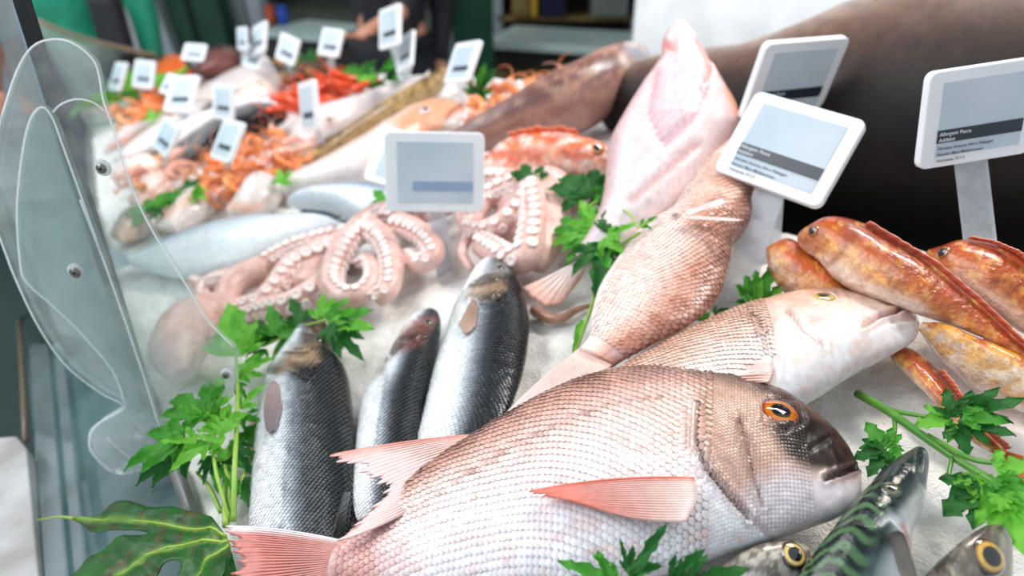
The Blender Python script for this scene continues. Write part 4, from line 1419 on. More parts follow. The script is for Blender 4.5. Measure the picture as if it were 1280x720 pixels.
mk.fin('pectoral_fin', [(1112, 668), (1122, 664), (1130, 668)], [(1128, 730), (1140, 738), (1148, 728)], (0.030, 0.034), (30, 30, 32), (70, 66, 62), 8, 0.03, label='dark pectoral fin')
k1 = Fish('mackerel', 'small fish with a golden ringed eye peeping from under the front bream', 'fish',
          [(1018, 692), (1010, 680), (985, 674), (945, 684), (905, 706), (860, 740), (800, 790)], [(1018, 696), (1014, 712), (990, 738), (950, 765), (905, 790), (860, 812), (810, 815)],
          ((1015, 694, 0.028), (810, 805, 0.02), (945, 686, 0.022)), 0.022, [(-1, (214, 210, 202)), (0, (190, 182, 168)), (0.5, (100, 92, 82)), (1, (30, 28, 28))],
          ops=[('mottle', 10, 9, (60, 50, 46), 0.7, 0.46, 0.6, 4)], n=90, m=56, skin='mackerel_skin')
k1.eye(991, 695, 0.0085, [(0, (10, 10, 12)), (0.5, (12, 12, 14)), (0.54, (220, 186, 110)), (0.72, (226, 196, 120)), (0.8, (70, 50, 36)), (1, (50, 38, 32))], label='eye with a golden ring')
k2 = Fish('mackerel', 'dark fish head with a golden ringed eye in the bottom right corner', 'fish',
          [(1262, 664), (1246, 658), (1222, 666), (1185, 692), (1150, 726), (1110, 775)], [(1264, 668), (1268, 690), (1268, 730), (1250, 780), (1220, 820), (1170, 840)],
          ((1262, 666, 0.040), (1150, 810, 0.02), (1185, 692, 0.028)), 0.028, [(-1, (120, 112, 104)), (0, (84, 76, 68)), (0.5, (40, 38, 36)), (1, (14, 16, 18))],
          ops=[('mottle', 11, 10, (150, 140, 124), 0.5, 0.52, 0.66, 6)], n=90, m=56, skin='mackerel_skin')
k2.eye(1234, 695, 0.0105, [(0, (8, 8, 10)), (0.5, (10, 10, 12)), (0.55, (216, 176, 84)), (0.72, (206, 160, 70)), (0.8, (60, 46, 36)), (1, (40, 34, 32))], label='eye with a golden ring')

# --- the very big dark fish
def big_dark():
    pts = [(770, 124, 1.12, 0.050), (840, 128, 1.06, 0.083), (920, 142, 1.0, 0.110), (1010, 146, 0.93, 0.133), (1110, 142, 0.87, 0.150), (1230, 134, 0.81, 0.160), (1380, 128, 0.745, 0.166), (1560, 130, 0.67, 0.166)]
    C = spline([at(p[0], p[1] + 24 * min(1, max(0, (p[0] - 800) / 200)), p[2] * 1.13) for p in pts], 90)
    R = spline([(p[3] * 1.12 * (1 + 0.17 * min(1, max(0, (p[0] - 800) / 200))), 0) for p in pts], 90)[:, 0]
    V, f = tube_vf(C, R, 64)
    V += (fbm(V * np.array([14, 14, 60]), 71, 3) - 0.5)[:, None] * UPN * 0.006
    nz = np.repeat(C, 64, 0)
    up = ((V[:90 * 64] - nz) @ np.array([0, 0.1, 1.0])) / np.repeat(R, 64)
    c = stops(up, [(-1, (16, 13, 14)), (0.1, (24, 18, 18)), (0.4, (26, 19, 18)), (0.62, (58, 42, 36)), (0.82, (98, 74, 64)), (0.94, (122, 104, 96)), (1, (146, 138, 134))])  # dark skin with shaded underside and lit top put into the colour
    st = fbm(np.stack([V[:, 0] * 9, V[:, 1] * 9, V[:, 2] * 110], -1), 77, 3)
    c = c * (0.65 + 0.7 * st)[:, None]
    r = empty('swordfish', C[45] - np.array([0, 0, 0.13]), 'very big dark brown smooth fish body along the back right', 'fish')
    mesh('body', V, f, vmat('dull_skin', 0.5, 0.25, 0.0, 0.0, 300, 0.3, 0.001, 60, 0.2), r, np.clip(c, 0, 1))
    T = [C[60] + np.array([0, -0.04, 0.11]), C[48] + np.array([0, -0.03, 0.105])]
    return r


big_dark()

# --- middle distance
gp_ = Fish('grouper', 'big brown purple grouper lying between shrimp and white fish at the back', 'fish',
           [(812, 66), (806, 54), (789, 52), (760, 62), (727, 82), (694, 98), (660, 120), (627, 134), (584, 154), (540, 178)], [(812, 70), (808, 84), (794, 112), (760, 144), (727, 164), (694, 170), (640, 182), (609, 190), (570, 198), (536, 196)],
           ((810, 68, 0.10), (540, 190, 0.045), (700, 165, 0.05)), 0.06, [(-1, (150, 110, 104)), (-0.6, (96, 66, 64)), (-0.1, (116, 80, 76)), (0.3, (142, 108, 96)), (0.7, (130, 100, 96)), (1, (104, 82, 80))],
           ops=[('poly', [(786, 48), (815, 54), (812, 90), (796, 84), (780, 66)], (150, 152, 162), 6, 0.8), ('line', [(778, 72), (790, 88)], (214, 200, 190), 6, 0.6), ('mottle', 12, 8, (186, 150, 128), 0.4, 0.5, 0.65, 4), ('line', [(740, 90), (690, 130), (640, 150), (590, 172)], (176, 130, 110), 4, 0.5)], n=90, m=48)
gp_.eye(770, 72, 0.012, [(0, (10, 10, 12)), (0.5, (20, 20, 20)), (0.6, (150, 140, 120)), (1, (90, 70, 66))])
gp_.fin('tail_fin', [(542, 178), (540, 188), (538, 197)], [(500, 185), (498, 200), (505, 214)], (0, 0), (130, 100, 96), (110, 84, 84), 8)
sc_ = Fish('scorpionfish', 'mottled orange red scorpionfish behind the right octopus', 'fish',
           [(766, 204), (762, 182), (730, 169), (690, 165), (640, 172), (612, 192), (596, 206)], [(766, 208), (757, 224), (720, 232), (690, 236), (650, 238), (615, 236), (597, 222)],
           ((765, 205, 0.055), (600, 215, 0.045), (690, 235, 0.03)), 0.05, [(-1, (240, 214, 204)), (-0.4, (238, 170, 140)), (0.1, (232, 120, 66)), (1, (216, 92, 44))],
           ops=[('mottle', 9, 7, (248, 226, 216), 0.85, 0.5, 0.62, 9), ('mottle', 16, 10, (206, 70, 34), 0.6, 0.52, 0.64, 12)], n=80, m=48, skin='wet_skin')
sc_.eye(745, 185, 0.010, [(0, (10, 10, 12)), (0.5, (20, 16, 16)), (0.6, (200, 140, 60)), (1, (180, 80, 40))])
sc_.fin('dorsal_fin', [(725, 168), (690, 165), (640, 172)], [(716, 158), (684, 155), (632, 164)], (0.0, 0.012), (224, 110, 60), (236, 150, 110), 10, 0.2, nv=6)
of = Fish('red_grouper', 'orange headed fish with a large eye behind the centre label', 'fish',
          [(581, 134), (574, 127), (547, 122), (527, 127), (507, 140), (470, 163), (430, 188), (395, 206), (350, 226), (312, 246)], [(582, 138), (579, 149), (568, 165), (530, 184), (485, 216), (455, 234), (420, 240), (385, 244), (345, 246), (314, 254)],
          ((580, 136, 0.06), (315, 250, 0.02), (470, 225, 0.03)), 0.042, [(-1, (222, 212, 210)), (-0.2, (220, 200, 194)), (0.4, (214, 180, 164)), (1, (196, 140, 114))],
          ops=[('poly', [(590, 140), (572, 120), (530, 118), (490, 150), (500, 172), (560, 172)], (214, 146, 106), 8, 0.85), ('line', [(557, 150), (566, 138), (578, 131)], (140, 60, 50), 3, 0.8), ('poly', [(556, 152), (580, 138), (582, 160), (560, 168)], (206, 206, 212), 4, 0.8)], n=90, m=44)
of.eye(532, 139, 0.014, [(0, (20, 24, 34)), (0.4, (40, 44, 56)), (0.5, (214, 206, 210)), (0.8, (220, 190, 180)), (1, (200, 90, 60))])
of.fin('tail_fin', [(314, 246), (312, 250), (313, 254)], [(292, 244), (288, 254), (294, 266)], (0, 0), (236, 214, 206), (240, 220, 214), 6)
ck = Fish('cusk_eel', 'long brown speckled fish lying diagonally behind the orange headed fish', 'fish',
          [(566, 84), (556, 80), (540, 96), (520, 112), (476, 136), (437, 161), (410, 176), (380, 192), (362, 204)], [(567, 88), (564, 100), (545, 118), (520, 133), (484, 156), (450, 172), (414, 193), (390, 204), (364, 210)],
          ((562, 90, 0.05), (364, 206, 0.02), (450, 172, 0.02)), 0.035, [(-1, (150, 122, 84)), (0, (126, 106, 76)), (1, (104, 92, 74))], ops=[('mottle', 5, 4, (196, 160, 100), 0.7, 0.5, 0.62, 2), ('mottle', 9, 6, (70, 58, 44), 0.6, 0.5, 0.65, 8)], n=80, m=36)
pf = Fish('pale_cod', 'pale pinkish white fish between red shrimp and the brown speckled fish', 'fish',
          [(362, 160), (380, 140), (400, 130), (453, 121), (485, 108), (515, 98), (528, 96)], [(364, 168), (384, 184), (410, 174), (440, 158), (478, 134), (510, 114), (529, 102)],
          ((364, 164, 0.04), (528, 98, 0.03), (440, 158, 0.025)), 0.035, [(-1, (220, 206, 206)), (0, (222, 212, 212)), (1, (208, 184, 180))], ops=[('blob', (412, 152), (7, 5), (190, 130, 120), 0.8), ('line', [(372, 178), (398, 174)], (200, 130, 120), 4, 0.7)], n=70, m=36)
pf.eye(411, 152, 0.010, [(0, (60, 40, 40)), (0.5, (110, 70, 66)), (0.7, (214, 180, 170)), (1, (236, 210, 206))])
dk = Fish('amberjack', 'black backed white bellied fish behind the orange langoustine heap', 'fish',
          [(360, 146), (345, 155), (320, 170), (270, 194), (236, 206), (220, 210)], [(358, 136), (335, 126), (300, 126), (250, 144), (200, 168), (206, 196)],
          ((358, 142, 0.05), (215, 204, 0.02), (270, 194, 0.02)), 0.05, [(-1, (240, 236, 238)), (0.25, (232, 226, 228)), (0.45, (90, 86, 86)), (0.6, (40, 38, 40)), (1, (26, 28, 32))], n=70, m=40)
sA = Fish('silver_fish', 'long silver white fish lying behind the left octopus', 'fish',
          [(430, 281), (398, 268), (359, 266), (317, 268), (276, 274), (222, 291), (190, 306), (160, 318)], [(431, 284), (410, 302), (375, 322), (335, 338), (290, 350), (235, 352), (195, 344), (162, 332)],
          ((430, 282, 0.035), (165, 325, 0.025), (300, 348, 0.02)), 0.036, [(-1, (214, 218, 224)), (0, (216, 221, 228)), (0.4, (190, 200, 212)), (0.7, (124, 144, 166)), (1, (64, 78, 98))], ops=[('line', [(420, 285), (320, 292), (220, 314)], (200, 210, 222), 3, 0.5)], n=90, m=44, skin='silver_skin')
sA.fin('dorsal_fin', [(418, 277), (400, 269), (375, 266)], [(428, 270), (404, 263), (378, 261)], (0, 0.006), (70, 84, 104), (60, 72, 92), 8)
sB = Fish('silver_fish', 'blue backed silver fish partly under the centre label', 'fish',
          [(358, 254), (375, 242), (409, 232), (453, 227), (490, 232), (530, 246)], [(360, 257), (385, 266), (420, 276), (450, 282), (490, 278), (530, 256)],
          ((358, 255, 0.03), (530, 250, 0.03), (440, 280, 0.018)), 0.034, [(-1, (214, 218, 224)), (0.1, (206, 213, 222)), (0.5, (108, 134, 164)), (1, (62, 80, 106))], n=70, m=40, skin='silver_skin')

for f_, ln_, sp_, c_ in ((mk, 90, 50, (40, 52, 48)), (k1, 60, 34, (90, 88, 80)), (k2, 70, 40, (60, 58, 54)), (ck, 14, 7, (120, 100, 72)), (pf, 14, 8, (236, 222, 218)), (dk, 16, 12, (60, 58, 60)), (sA, 30, 16, (150, 166, 184)), (sB, 24, 14, (130, 150, 176)), (sc_, 22, 12, (226, 120, 70))):
    f_.auto_tail(ln_, sp_, c_, c_, 8)


# ================================================================== octopuses
pmat('octopus_flesh', (230, 194, 186), 0.32, 0.5, col2=(212, 166, 156), nscale=55, bscale=180, bstr=0.7, bdist=0.002, coat=0.1, sss=0.15)
pmat('sucker_flesh', (248, 232, 230), 0.3, 0.5, col2=(240, 212, 208), nscale=200, coat=0.3, sss=0.15)
pmat('tentacle_brown', (150, 104, 84), 0.3, col2=(176, 132, 112), nscale=60, coat=0.3)


def sucker_mesh():
    prof = [(0.75, -0.15), (1.0, 0.15), (0.97, 0.42), (0.72, 0.5), (0.45, 0.34), (0.0, 0.22)]
    M = 10
    V, Fc = [], []
    for r, z in prof[:-1]:
        for k in range(M):
            a = 2 * math.pi * k / M
            V.append((r * math.cos(a), r * math.sin(a), z))
    V.append((0, 0, prof[-1][1]))
    Fc = grid_faces(len(prof) - 1, M, True)
    o = (len(prof) - 2) * M
    Fc += [(len(V) - 1, o + k, o + (k + 1) % M) for k in range(M)]
    me = bpy.data.meshes.new('sucker')
    me.from_pydata(V, [], Fc)
    me.polygons.foreach_set('use_smooth', np.ones(len(me.polygons), bool))
    me.materials.append(MATS['sucker_flesh'])
    return me


SUCK = sucker_mesh()


def octopus(label, arms, mantle=()):
    root = empty('octopus', bed(arms[0][0][0][0], arms[0][0][0][1]), label, 'octopus', 'octopuses on the ice')
    Vs, Fs = [], []
    spots = []
    for pts, r0, r1, side, sk in arms:
        P = spline([bed(*p) for p in pts], 12 * len(pts))
        t = np.linspace(0, 1, len(P))
        R = (r0 + (r1 - r0) * t ** 0.8) * 1.22
        R[-3:] *= [0.9, 0.7, 0.4]
        V, f = tube_vf(P, R, 14, len(Vs))
        Vs += V.tolist()
        Fs += f
        if not sk:
            continue
        T = np.gradient(P, axis=0)
        T /= np.linalg.norm(T, axis=1)[:, None]
        arc = np.concatenate([[0], np.cumsum(np.linalg.norm(np.diff(P, axis=0), axis=1))])
        z = 0.012
        while z < arc[-1] - 0.004:
            i = int(np.searchsorted(arc, z))
            i = min(i, len(P) - 1)
            lat = np.cross(UPN, T[i]) * side
            lat /= np.linalg.norm(lat)
            vw = CAM - P[i]
            vw /= np.linalg.norm(vw)
            for sg in (-1, 1):
                a = lat * sk[0] + vw * sk[1] + UPN * 0.15
                a -= T[i] * (a @ T[i])
                a /= np.linalg.norm(a)
                b = np.cross(T[i], a)
                ax = a * 0.90 + b * sg * 0.44
                ax /= np.linalg.norm(ax)
                spots.append((P[i] + T[i] * (0.18 * R[i] * sg) + ax * R[i] * 0.95, ax, R[i] * 0.40, T[i]))
            z += R[i] * 0.86
    for pts, rr in mantle:
        P = spline([bed(*p) for p in pts], 30)
        R = np.interp(np.linspace(0, 1, 30), np.linspace(0, 1, len(rr)), rr)
        V, f = tube_vf(P, R, 20, len(Vs))
        Vs += V.tolist()
        Fs += f
    o = mesh('body', Vs, Fs, MATS['octopus_flesh'], root)
    rm = o.modifiers.new('one_skin', 'REMESH')
    rm.mode = 'VOXEL'
    rm.voxel_size = 0.0022
    rm.use_smooth_shade = True
    sm = o.modifiers.new('smooth', 'SMOOTH')
    sm.factor = 0.5
    sm.iterations = 3
    for p, ax, r, T in spots:
        X = T - ax * (T @ ax)
        X /= np.linalg.norm(X)
        Y = np.cross(ax, X)
        s = bpy.data.objects.new('sucker', SUCK)
        COL.objects.link(s)
        s.parent = root
        s.matrix_parent_inverse = Matrix.Translation(root.location).inverted()
        s.matrix_basis = Matrix(((X[0] * r, Y[0] * r, ax[0] * r, p[0]), (X[1] * r, Y[1] * r, ax[1] * r, p[1]), (X[2] * r, Y[2] * r, ax[2] * r, p[2]), (0, 0, 0, 1)))
    return root


octopus('pink octopus with a curled arm, left of the centre label stem', [
    ([(505, 268, .045), (470, 272, .05), (438, 298, .05), (418, 332, .045), (414, 358, .04), (430, 372, .036), (454, 366, .036), (467, 346, .04), (461, 326, .042), (447, 328, .036)], .019, .0075, 1, (0.75, 0.7)),
    ([(462, 284, .05), (482, 302, .05), (491, 332, .042), (486, 362, .034), (468, 376, .028)], .015, .010, -1, (0.55, 0.8)),
    ([(498, 280, .045), (520, 288, .045), (539, 304, .042), (541, 322, .036), (522, 330, .032), (504, 318, .034)], .016, .009, -1, (0.55, 0.8)),
    ([(505, 262, .04), (452, 290, .035), (402, 302, .034), (360, 314, .032), (322, 334, .03), (286, 350, .026), (255, 356, .02), (238, 352, .016)], .017, .008, -1, (0.4, 0.9)),
    ([(430, 310, .03), (396, 320, .034), (366, 334, .036), (346, 358, .032), (326, 376, .026), (298, 384, .022)], .021, .011, 1, (0.3, 0.9)),
    ([(418, 345, .026), (396, 362, .03), (364, 378, .028), (330, 386, .022), (300, 394, .018)], .018, .010, 1, (0.5, 0.8)),
    ([(330, 338, .03), (304, 346, .034), (286, 362, .032), (284, 384, .024)], .019, .014, 1, None),
    ([(290, 346, .02), (266, 352, .02), (252, 366, .018), (262, 384, .014), (284, 392, .012)], .013, .008, 1, (0.3, 0.9)),
    ([(410, 300, .02), (395, 340, .022), (380, 365, .02)], .020, .016, 1, None),
], [([(300, 388, .02), (262, 392, .028), (236, 410, .032), (222, 440, .03), (228, 472, .022)], [.018, .03, .036, .034, .012])])
octopus('pink octopus with arms fanned out, right of the centre label', [
    ([(655, 236, .055), (628, 240, .052), (604, 252, .048), (592, 274, .042), (598, 296, .036)], .018, .010, -1, (0.4, 0.9)),
    ([(662, 240, .06), (648, 262, .055), (628, 279, .05), (606, 287, .044), (584, 284, .04)], .018, .010, 1, (0.2, 0.95)),
    ([(668, 238, .06), (670, 268, .056), (666, 298, .05), (656, 322, .044), (636, 325, .038), (614, 313, .036), (600, 305, .034)], .018, .013, -1, (0.35, 0.9)),
    ([(676, 234, .055), (692, 254, .05), (694, 284, .044), (682, 314, .036), (664, 336, .026)], .019, .012, -1, None),
    ([(662, 228, .06), (688, 224, .056), (710, 238, .046), (720, 262, .036)], .017, .012, -1, (0.5, 0.8)),
    ([(645, 228, .05), (612, 224, .046), (584, 236, .042), (560, 256, .038), (534, 266, .036), (512, 262, .03)], .017, .011, 1, (0.2, 0.9)),
    ([(640, 240, .03), (650, 275, .03), (655, 300, .028)], .026, .02, 1, None),
    ([(600, 256, .03), (576, 266, .036), (584, 292, .034), (578, 316, .028), (590, 338, .02)], .009, .005, 1, None)])
P = spline([bed(*p) for p in ((668, 388, .006), (684, 397, .007), (702, 398, .006), (716, 390, .006), (728, 385, .006), (742, 381, .005))], 40)
r_ = empty('loose_tentacle', P[20], 'thin brown wavy octopus arm lying alone on the ice beside the largest bass', 'tentacle')
tube('flesh', P, np.linspace(.007, .0025, 40), MATS['tentacle_brown'], r_, 10)

# ================================================================== shrimp heaps
def shrimp_mesh(name, curl, mat):
    n, m = 22, 10
    t = np.linspace(0, 1, n)
    ang = curl * (t - 0.25)
    ds = 1.0 / n
    x = np.cumsum(np.cos(ang)) * ds
    z = -np.cumsum(np.sin(ang)) * ds
    P = np.stack([x - x.mean(), 0 * x, z - z.mean()], -1)
    R = np.interp(t, [0, 0.04, 0.15, 0.35, 0.6, 0.88, 0.9, 1], [0.01, 0.05, 0.085, 0.09, 0.075, 0.035, 0.05, 0.075])
    R = R * (1 + 0.10 * (np.sin(t * 2 * math.pi * 7) > 0.3) * (t > 0.35))
    V, f = tube_vf(P, R, m)
    V = np.array(V)
    k = np.where(t > 0.89)[0]
    for i in k:
        V[i * m:(i + 1) * m] = P[i] + (V[i * m:(i + 1) * m] - P[i]) * np.array([1, 1.5, 0.35])
    V = V.tolist()
    # feelers and legs, rooted in the body
    for s in (-1, 1):
        q = np.array([P[1], P[1] + [-0.18, s * 0.10, 0.12], P[1] + [-0.30, s * 0.3, 0.08], P[1] + [-0.2, s * 0.5, 0.0]])
        v2, f2 = tube_vf(spline(q, 9), np.linspace(.012, .005, 9), 5, len(V))
        V += v2.tolist()
        f += f2
        for a in (0.2, 0.28, 0.36):
            i = int(a * n)
            q = np.array([P[i], P[i] + [0.02, s * 0.10, -0.10], P[i] + [-0.06, s * 0.13, -0.2]])
            v2, f2 = tube_vf(spline(q, 6), np.linspace(.014, .006, 6), 5, len(V))
            V += v2.tolist()
            f += f2
    me = bpy.data.meshes.new(name)
    me.from_pydata([tuple(v) for v in V], [], f)
    me.polygons.foreach_set('use_smooth', np.ones(len(me.polygons), bool))
    me.materials.append(mat)
    return me


pmat('shrimp_orange', (242, 122, 40), 0.3, col2=(248, 166, 110), nscale=38, coat=0.3, lo=0.4, hi=0.62)
pmat('shrimp_pink', (236, 140, 104), 0.3, col2=(250, 218, 204), nscale=40, coat=0.3, lo=0.4, hi=0.62)
pmat('shrimp_red', (206, 30, 8), 0.25, col2=(236, 96, 30), nscale=26, coat=0.4)
pmat('shrimp_tan', (206, 160, 120), 0.3, col2=(232, 150, 90), nscale=30, coat=0.3)
SHR = {k: [shrimp_mesh(k, c, MATS[k]) for c in (2.2, 3.4, 1.2)] for k in ('shrimp_orange', 'shrimp_pink', 'shrimp_red', 'shrimp_tan')}


def heap(kinds, poly, count, size, label, group, h=(0.01, 0.05), seed=1, name='shrimp', straight=False):
    r = random.Random(seed)
    x0, x1 = min(p[0] for p in poly), max(p[0] for p in poly)
    y0, y1 = min(p[1] for p in poly), max(p[1] for p in poly)
    k = 0
    while k < count:
        x, y = r.uniform(x0, x1), r.uniform(y0, y1)
        if not in_poly(np.array([[x, y]], float), poly)[0]:
            continue
        kk = r.choice(kinds)
        o = bpy.data.objects.new(name, SHR[kk][2 if straight else r.randrange(3)])
        COL.objects.link(o)
        p = bed(x, y, r.uniform(*h))
        s = size * r.uniform(0.8, 1.15)
        o.location = tuple(p)
        o.rotation_euler = (r.uniform(-1.8, 1.8) if not straight else r.uniform(-0.5, 0.5), r.uniform(-0.5, 0.5), r.uniform(0, 6.28) if not straight else r.uniform(0.3, 0.9))
        o.scale = (s, s, s)
        props(o, label, 'shrimp', group)
        k += 1


heap(['shrimp_orange', 'shrimp_pink'], [(588, 128), (618, 108), (665, 102), (700, 92), (720, 96), (690, 112), (655, 126), (620, 142), (592, 146)], 30, 0.075, 'orange prawn in the heap between dark green leaf and grouper', 'orange prawns beside the grouper', (0.02, 0.07), 3)
heap(['shrimp_orange', 'shrimp_orange', 'shrimp_pink'], [(240, 222), (268, 198), (310, 176), (350, 164), (378, 176), (366, 202), (330, 222), (292, 240), (258, 244)], 60, 0.088, 'orange langoustine in the heap in front of the black backed fish', 'orange langoustines heap', (0.015, 0.06), 5, 'langoustine')
heap(['shrimp_red'], [(348, 128), (384, 112), (424, 98), (462, 90), (466, 104), (430, 124), (390, 136), (352, 140)], 30, 0.125, 'bright red prawn in the heap behind the pale fish', 'red prawns at the back', (0.02, 0.075), 8, 'red_prawn', True)
heap(['shrimp_tan', 'shrimp_orange'], [(136, 132), (160, 118), (196, 116), (206, 136), (180, 150), (140, 158)], 22, 0.11, 'small tan shrimp in the heap beside the bracket top', 'tan shrimps at far left', (0.02, 0.06), 9)
heap(['shrimp_pink', 'shrimp_tan'], [(150, 214), (200, 196), (238, 196), (236, 226), (200, 244), (165, 238)], 26, 0.085, 'pinkish raw shrimp in the heap left of the parsley scraps', 'pink shrimps left of the parsley', (0.015, 0.05), 12)

# ================================================================== pale pieces and far fish
WH = [(-1, (218, 206, 204)), (0, (224, 216, 216)), (1, (208, 174, 164))]


def pale(name, label, cat, top, bot, h, tk, st=WH, ops=(), n=50, m=32, skin='fish_skin'):
    a, b = top[0], top[-1]
    c = bot[len(bot) // 2]
    return Fish(name, label, cat, top, bot, ((a[0], a[1], h), (b[0], b[1], h), (c[0], c[1] + 0.01, h)), tk, st, ops, (), n=n, m=m, skin=skin)


pale('fish_steak', 'pale cut fish piece with a red core beside the parsley scraps', 'fish piece', [(271, 242), (258, 234), (235, 240), (212, 258), (196, 276)], [(272, 248), (266, 266), (248, 280), (225, 292), (198, 288)], .025, .035, ops=[('blob', (250, 246), (14, 8), (206, 120, 110), 0.8), ('line', [(205, 270), (240, 245)], (230, 170, 140), 6, 0.7)])
pale('fish_steak', 'white cut fish piece in front of the orange langoustine heap', 'fish piece', [(352, 230), (338, 218), (318, 223), (300, 240), (284, 260)], [(353, 238), (347, 256), (330, 268), (308, 274), (286, 270)], .025, .04, ops=[('line', [(290, 256), (310, 262), (340, 258)], (240, 170, 140), 7, 0.7), ('blob', (350, 256), (10, 8), (232, 170, 80), 0.7)])
pale('cuttlefish', 'pinkish cuttlefish with a brown edge just right of the bracket', 'cuttlefish', [(205, 208), (190, 198), (165, 200), (148, 208), (138, 216)], [(206, 212), (194, 222), (172, 228), (152, 226), (139, 220)], .03, .035, [(-1, (238, 214, 204)), (0, (240, 222, 216)), (1, (196, 150, 120))])
pale('cuttlefish', 'pinkish cuttlefish nearer the parsley scraps', 'cuttlefish', [(218, 232), (204, 218), (184, 220), (168, 236), (160, 252)], [(219, 236), (210, 248), (196, 258), (178, 262), (162, 256)], .03, .035, [(-1, (232, 200, 190)), (0, (236, 206, 198)), (1, (206, 150, 126))], [('mottle', 8, 7, (200, 130, 104), 0.5, 0.52, 0.66, 3)])
pale('white_fillet', 'long white fillet behind the clear bracket, under the leftmost tilted label', 'fillet', [(262, 144), (225, 146), (186, 162), (160, 180), (146, 194)], [(264, 150), (240, 168), (206, 186), (170, 196), (148, 198)], .03, .035)
pale('pale_fish', 'pale fish at the far left beside tan shrimps', 'fish', [(212, 142), (185, 146), (160, 160), (140, 176), (128, 190)], [(213, 146), (196, 160), (172, 174), (150, 184), (130, 194)], .03, .03, [(-1, (214, 198, 194)), (0, (218, 202, 198)), (1, (190, 162, 146))], [('line', [(140, 184), (180, 168)], (226, 120, 80), 5, 0.6)])
pale('pale_fish', 'long pale fish at the back in front of dark clams', 'fish', [(352, 96), (330, 84), (290, 90), (262, 102), (238, 120)], [(353, 100), (338, 112), (306, 120), (274, 128), (240, 126)], .04, .05, [(-1, (216, 200, 196)), (0, (220, 208, 206)), (1, (184, 148, 114))])
pale('pale_fish', 'pale orange tinted fish right of the narrow blue-screen label', 'fish', [(352, 120), (330, 110), (310, 112), (294, 124), (270, 140)], [(353, 124), (340, 130), (318, 136), (296, 140), (272, 144)], .04, .04, [(-1, (244, 234, 230)), (0, (244, 218, 196)), (1, (236, 182, 120))])
pale('salmon_piece', 'bright orange salmon piece at the back between two labels', 'fish piece', [(242, 92), (232, 78), (216, 74), (202, 84), (194, 104)], [(243, 98), (238, 108), (222, 112), (206, 114), (195, 110)], .05, .07, [(-1, (236, 110, 50)), (0, (238, 104, 40)), (1, (228, 92, 36))])
pale('salmon_piece', 'smaller orange salmon piece under the leftmost labels', 'fish piece', [(206, 122), (198, 112), (188, 114), (180, 124), (176, 136)], [(207, 126), (203, 136), (194, 142), (184, 144), (177, 140)], .04, .05, [(-1, (240, 120, 60)), (0, (236, 104, 40)), (1, (228, 92, 36))])
pale('dark_fish', 'dark reddish fish at the far back beside the pillars', 'fish', [(302, 66), (290, 62), (272, 68), (252, 80), (240, 90)], [(303, 70), (298, 80), (282, 86), (262, 90), (242, 94)], .04, .06, [(-1, (120, 70, 64)), (0, (90, 50, 48)), (1, (50, 34, 34))])
pale('pale_fish', 'white blurred fish right behind the clustered labels at the back', 'fish', [(345, 84), (335, 78), (318, 82), (306, 92)], [(346, 90), (338, 98), (322, 102), (307, 98)], .04, .05)
# pinkish shapes seen through the acrylic plate
pale('brown_fish', 'brownish fish seen through the right part of the clear bracket', 'fish', [(186, 268), (176, 258), (160, 262), (146, 276), (138, 292)], [(187, 274), (184, 292), (170, 304), (154, 306), (140, 298)], .02, .03, [(-1, (216, 180, 164)), (0, (176, 140, 120)), (1, (110, 84, 74))])


def clam(x, y, s, k):
    p = bed(x, y, s * 0.4)
    n_, m_ = 10, 16
    th = np.linspace(0, np.pi, n_)
    ph = np.linspace(0, 2 * np.pi, m_, endpoint=False)
    V = np.stack([np.sin(th)[:, None] * np.cos(ph), np.sin(th)[:, None] * np.sin(ph) * 0.8, np.repeat(np.cos(th)[:, None], m_, 1) * 0.5], -1)
    V = V * (1 + 0.05 * np.sin(th * 18))[:, None, None]
    a = k * 1.7
    R_ = np.array([[math.cos(a), -math.sin(a), 0], [math.sin(a), math.cos(a), 0], [0, 0, 1]])
    V = (V.reshape(-1, 3) @ R_.T) * s + p
    pair = [(74, 56, 44), (196, 150, 84), (120, 84, 50)][k % 3]
    nm = 'clam_shell_%d' % (k % 3)
    mt = MATS.get(nm) or pmat(nm, pair, 0.4, col2=[q * 0.6 for q in pair], nscale=50)
    props(mesh('clam', V, grid_faces(n_, m_, True), mt), 'brown clam in the small heap at the back before the green herbs', 'clam', 'clams at the back')


for k, (x, y) in enumerate(((340, 84), (350, 80), (346, 92), (358, 90), (336, 94), (372, 92), (384, 88), (396, 90), (390, 80), (404, 84), (378, 80), (412, 88), (366, 82), (354, 98))):
    clam(x, y, 0.045, k)

# ================================================================== herbs
B, M_, D = 'bright', 'mid', 'dark'
sprig('parsley sprig fanned out behind the head of the left bass', [([(342, 470, .012), (345, 436, .03), (370, 412, .045), (408, 400, .05)], .0022), ([(370, 412, .045), (330, 432, .04), (305, 432, .035)], .0016)], [
    (304, 432, 292, 386, .04, .05, B, 1, 1.0), (306, 430, 334, 410, .04, .045, B, 3, 0.9), (340, 428, 312, 396, .04, .05, D, 0, 0.9), (350, 420, 340, 386, .045, .055, M_, 1, 0.9), (355, 424, 372, 396, .045, .05, M_, 2, 1.0),
    (380, 404, 366, 376, .05, .06, D, 1, 0.9), (398, 400, 408, 370, .05, .06, B, 1, 1.0), (406, 398, 436, 372, .05, .055, B, 0, 0.9), (410, 400, 466, 386, .05, .05, M_, 3, 1.0), (412, 404, 466, 416, .05, .045, B, 1, 0.9), (410, 408, 452, 442, .05, .035, D, 2, 0.8), (345, 440, 372, 436, .04, .04, D, 1, 1.0),
    (330, 436, 316, 462, .035, .03, M_, 1, 0.8), (360, 418, 350, 452, .04, .03, M_, 3, 0.8)])
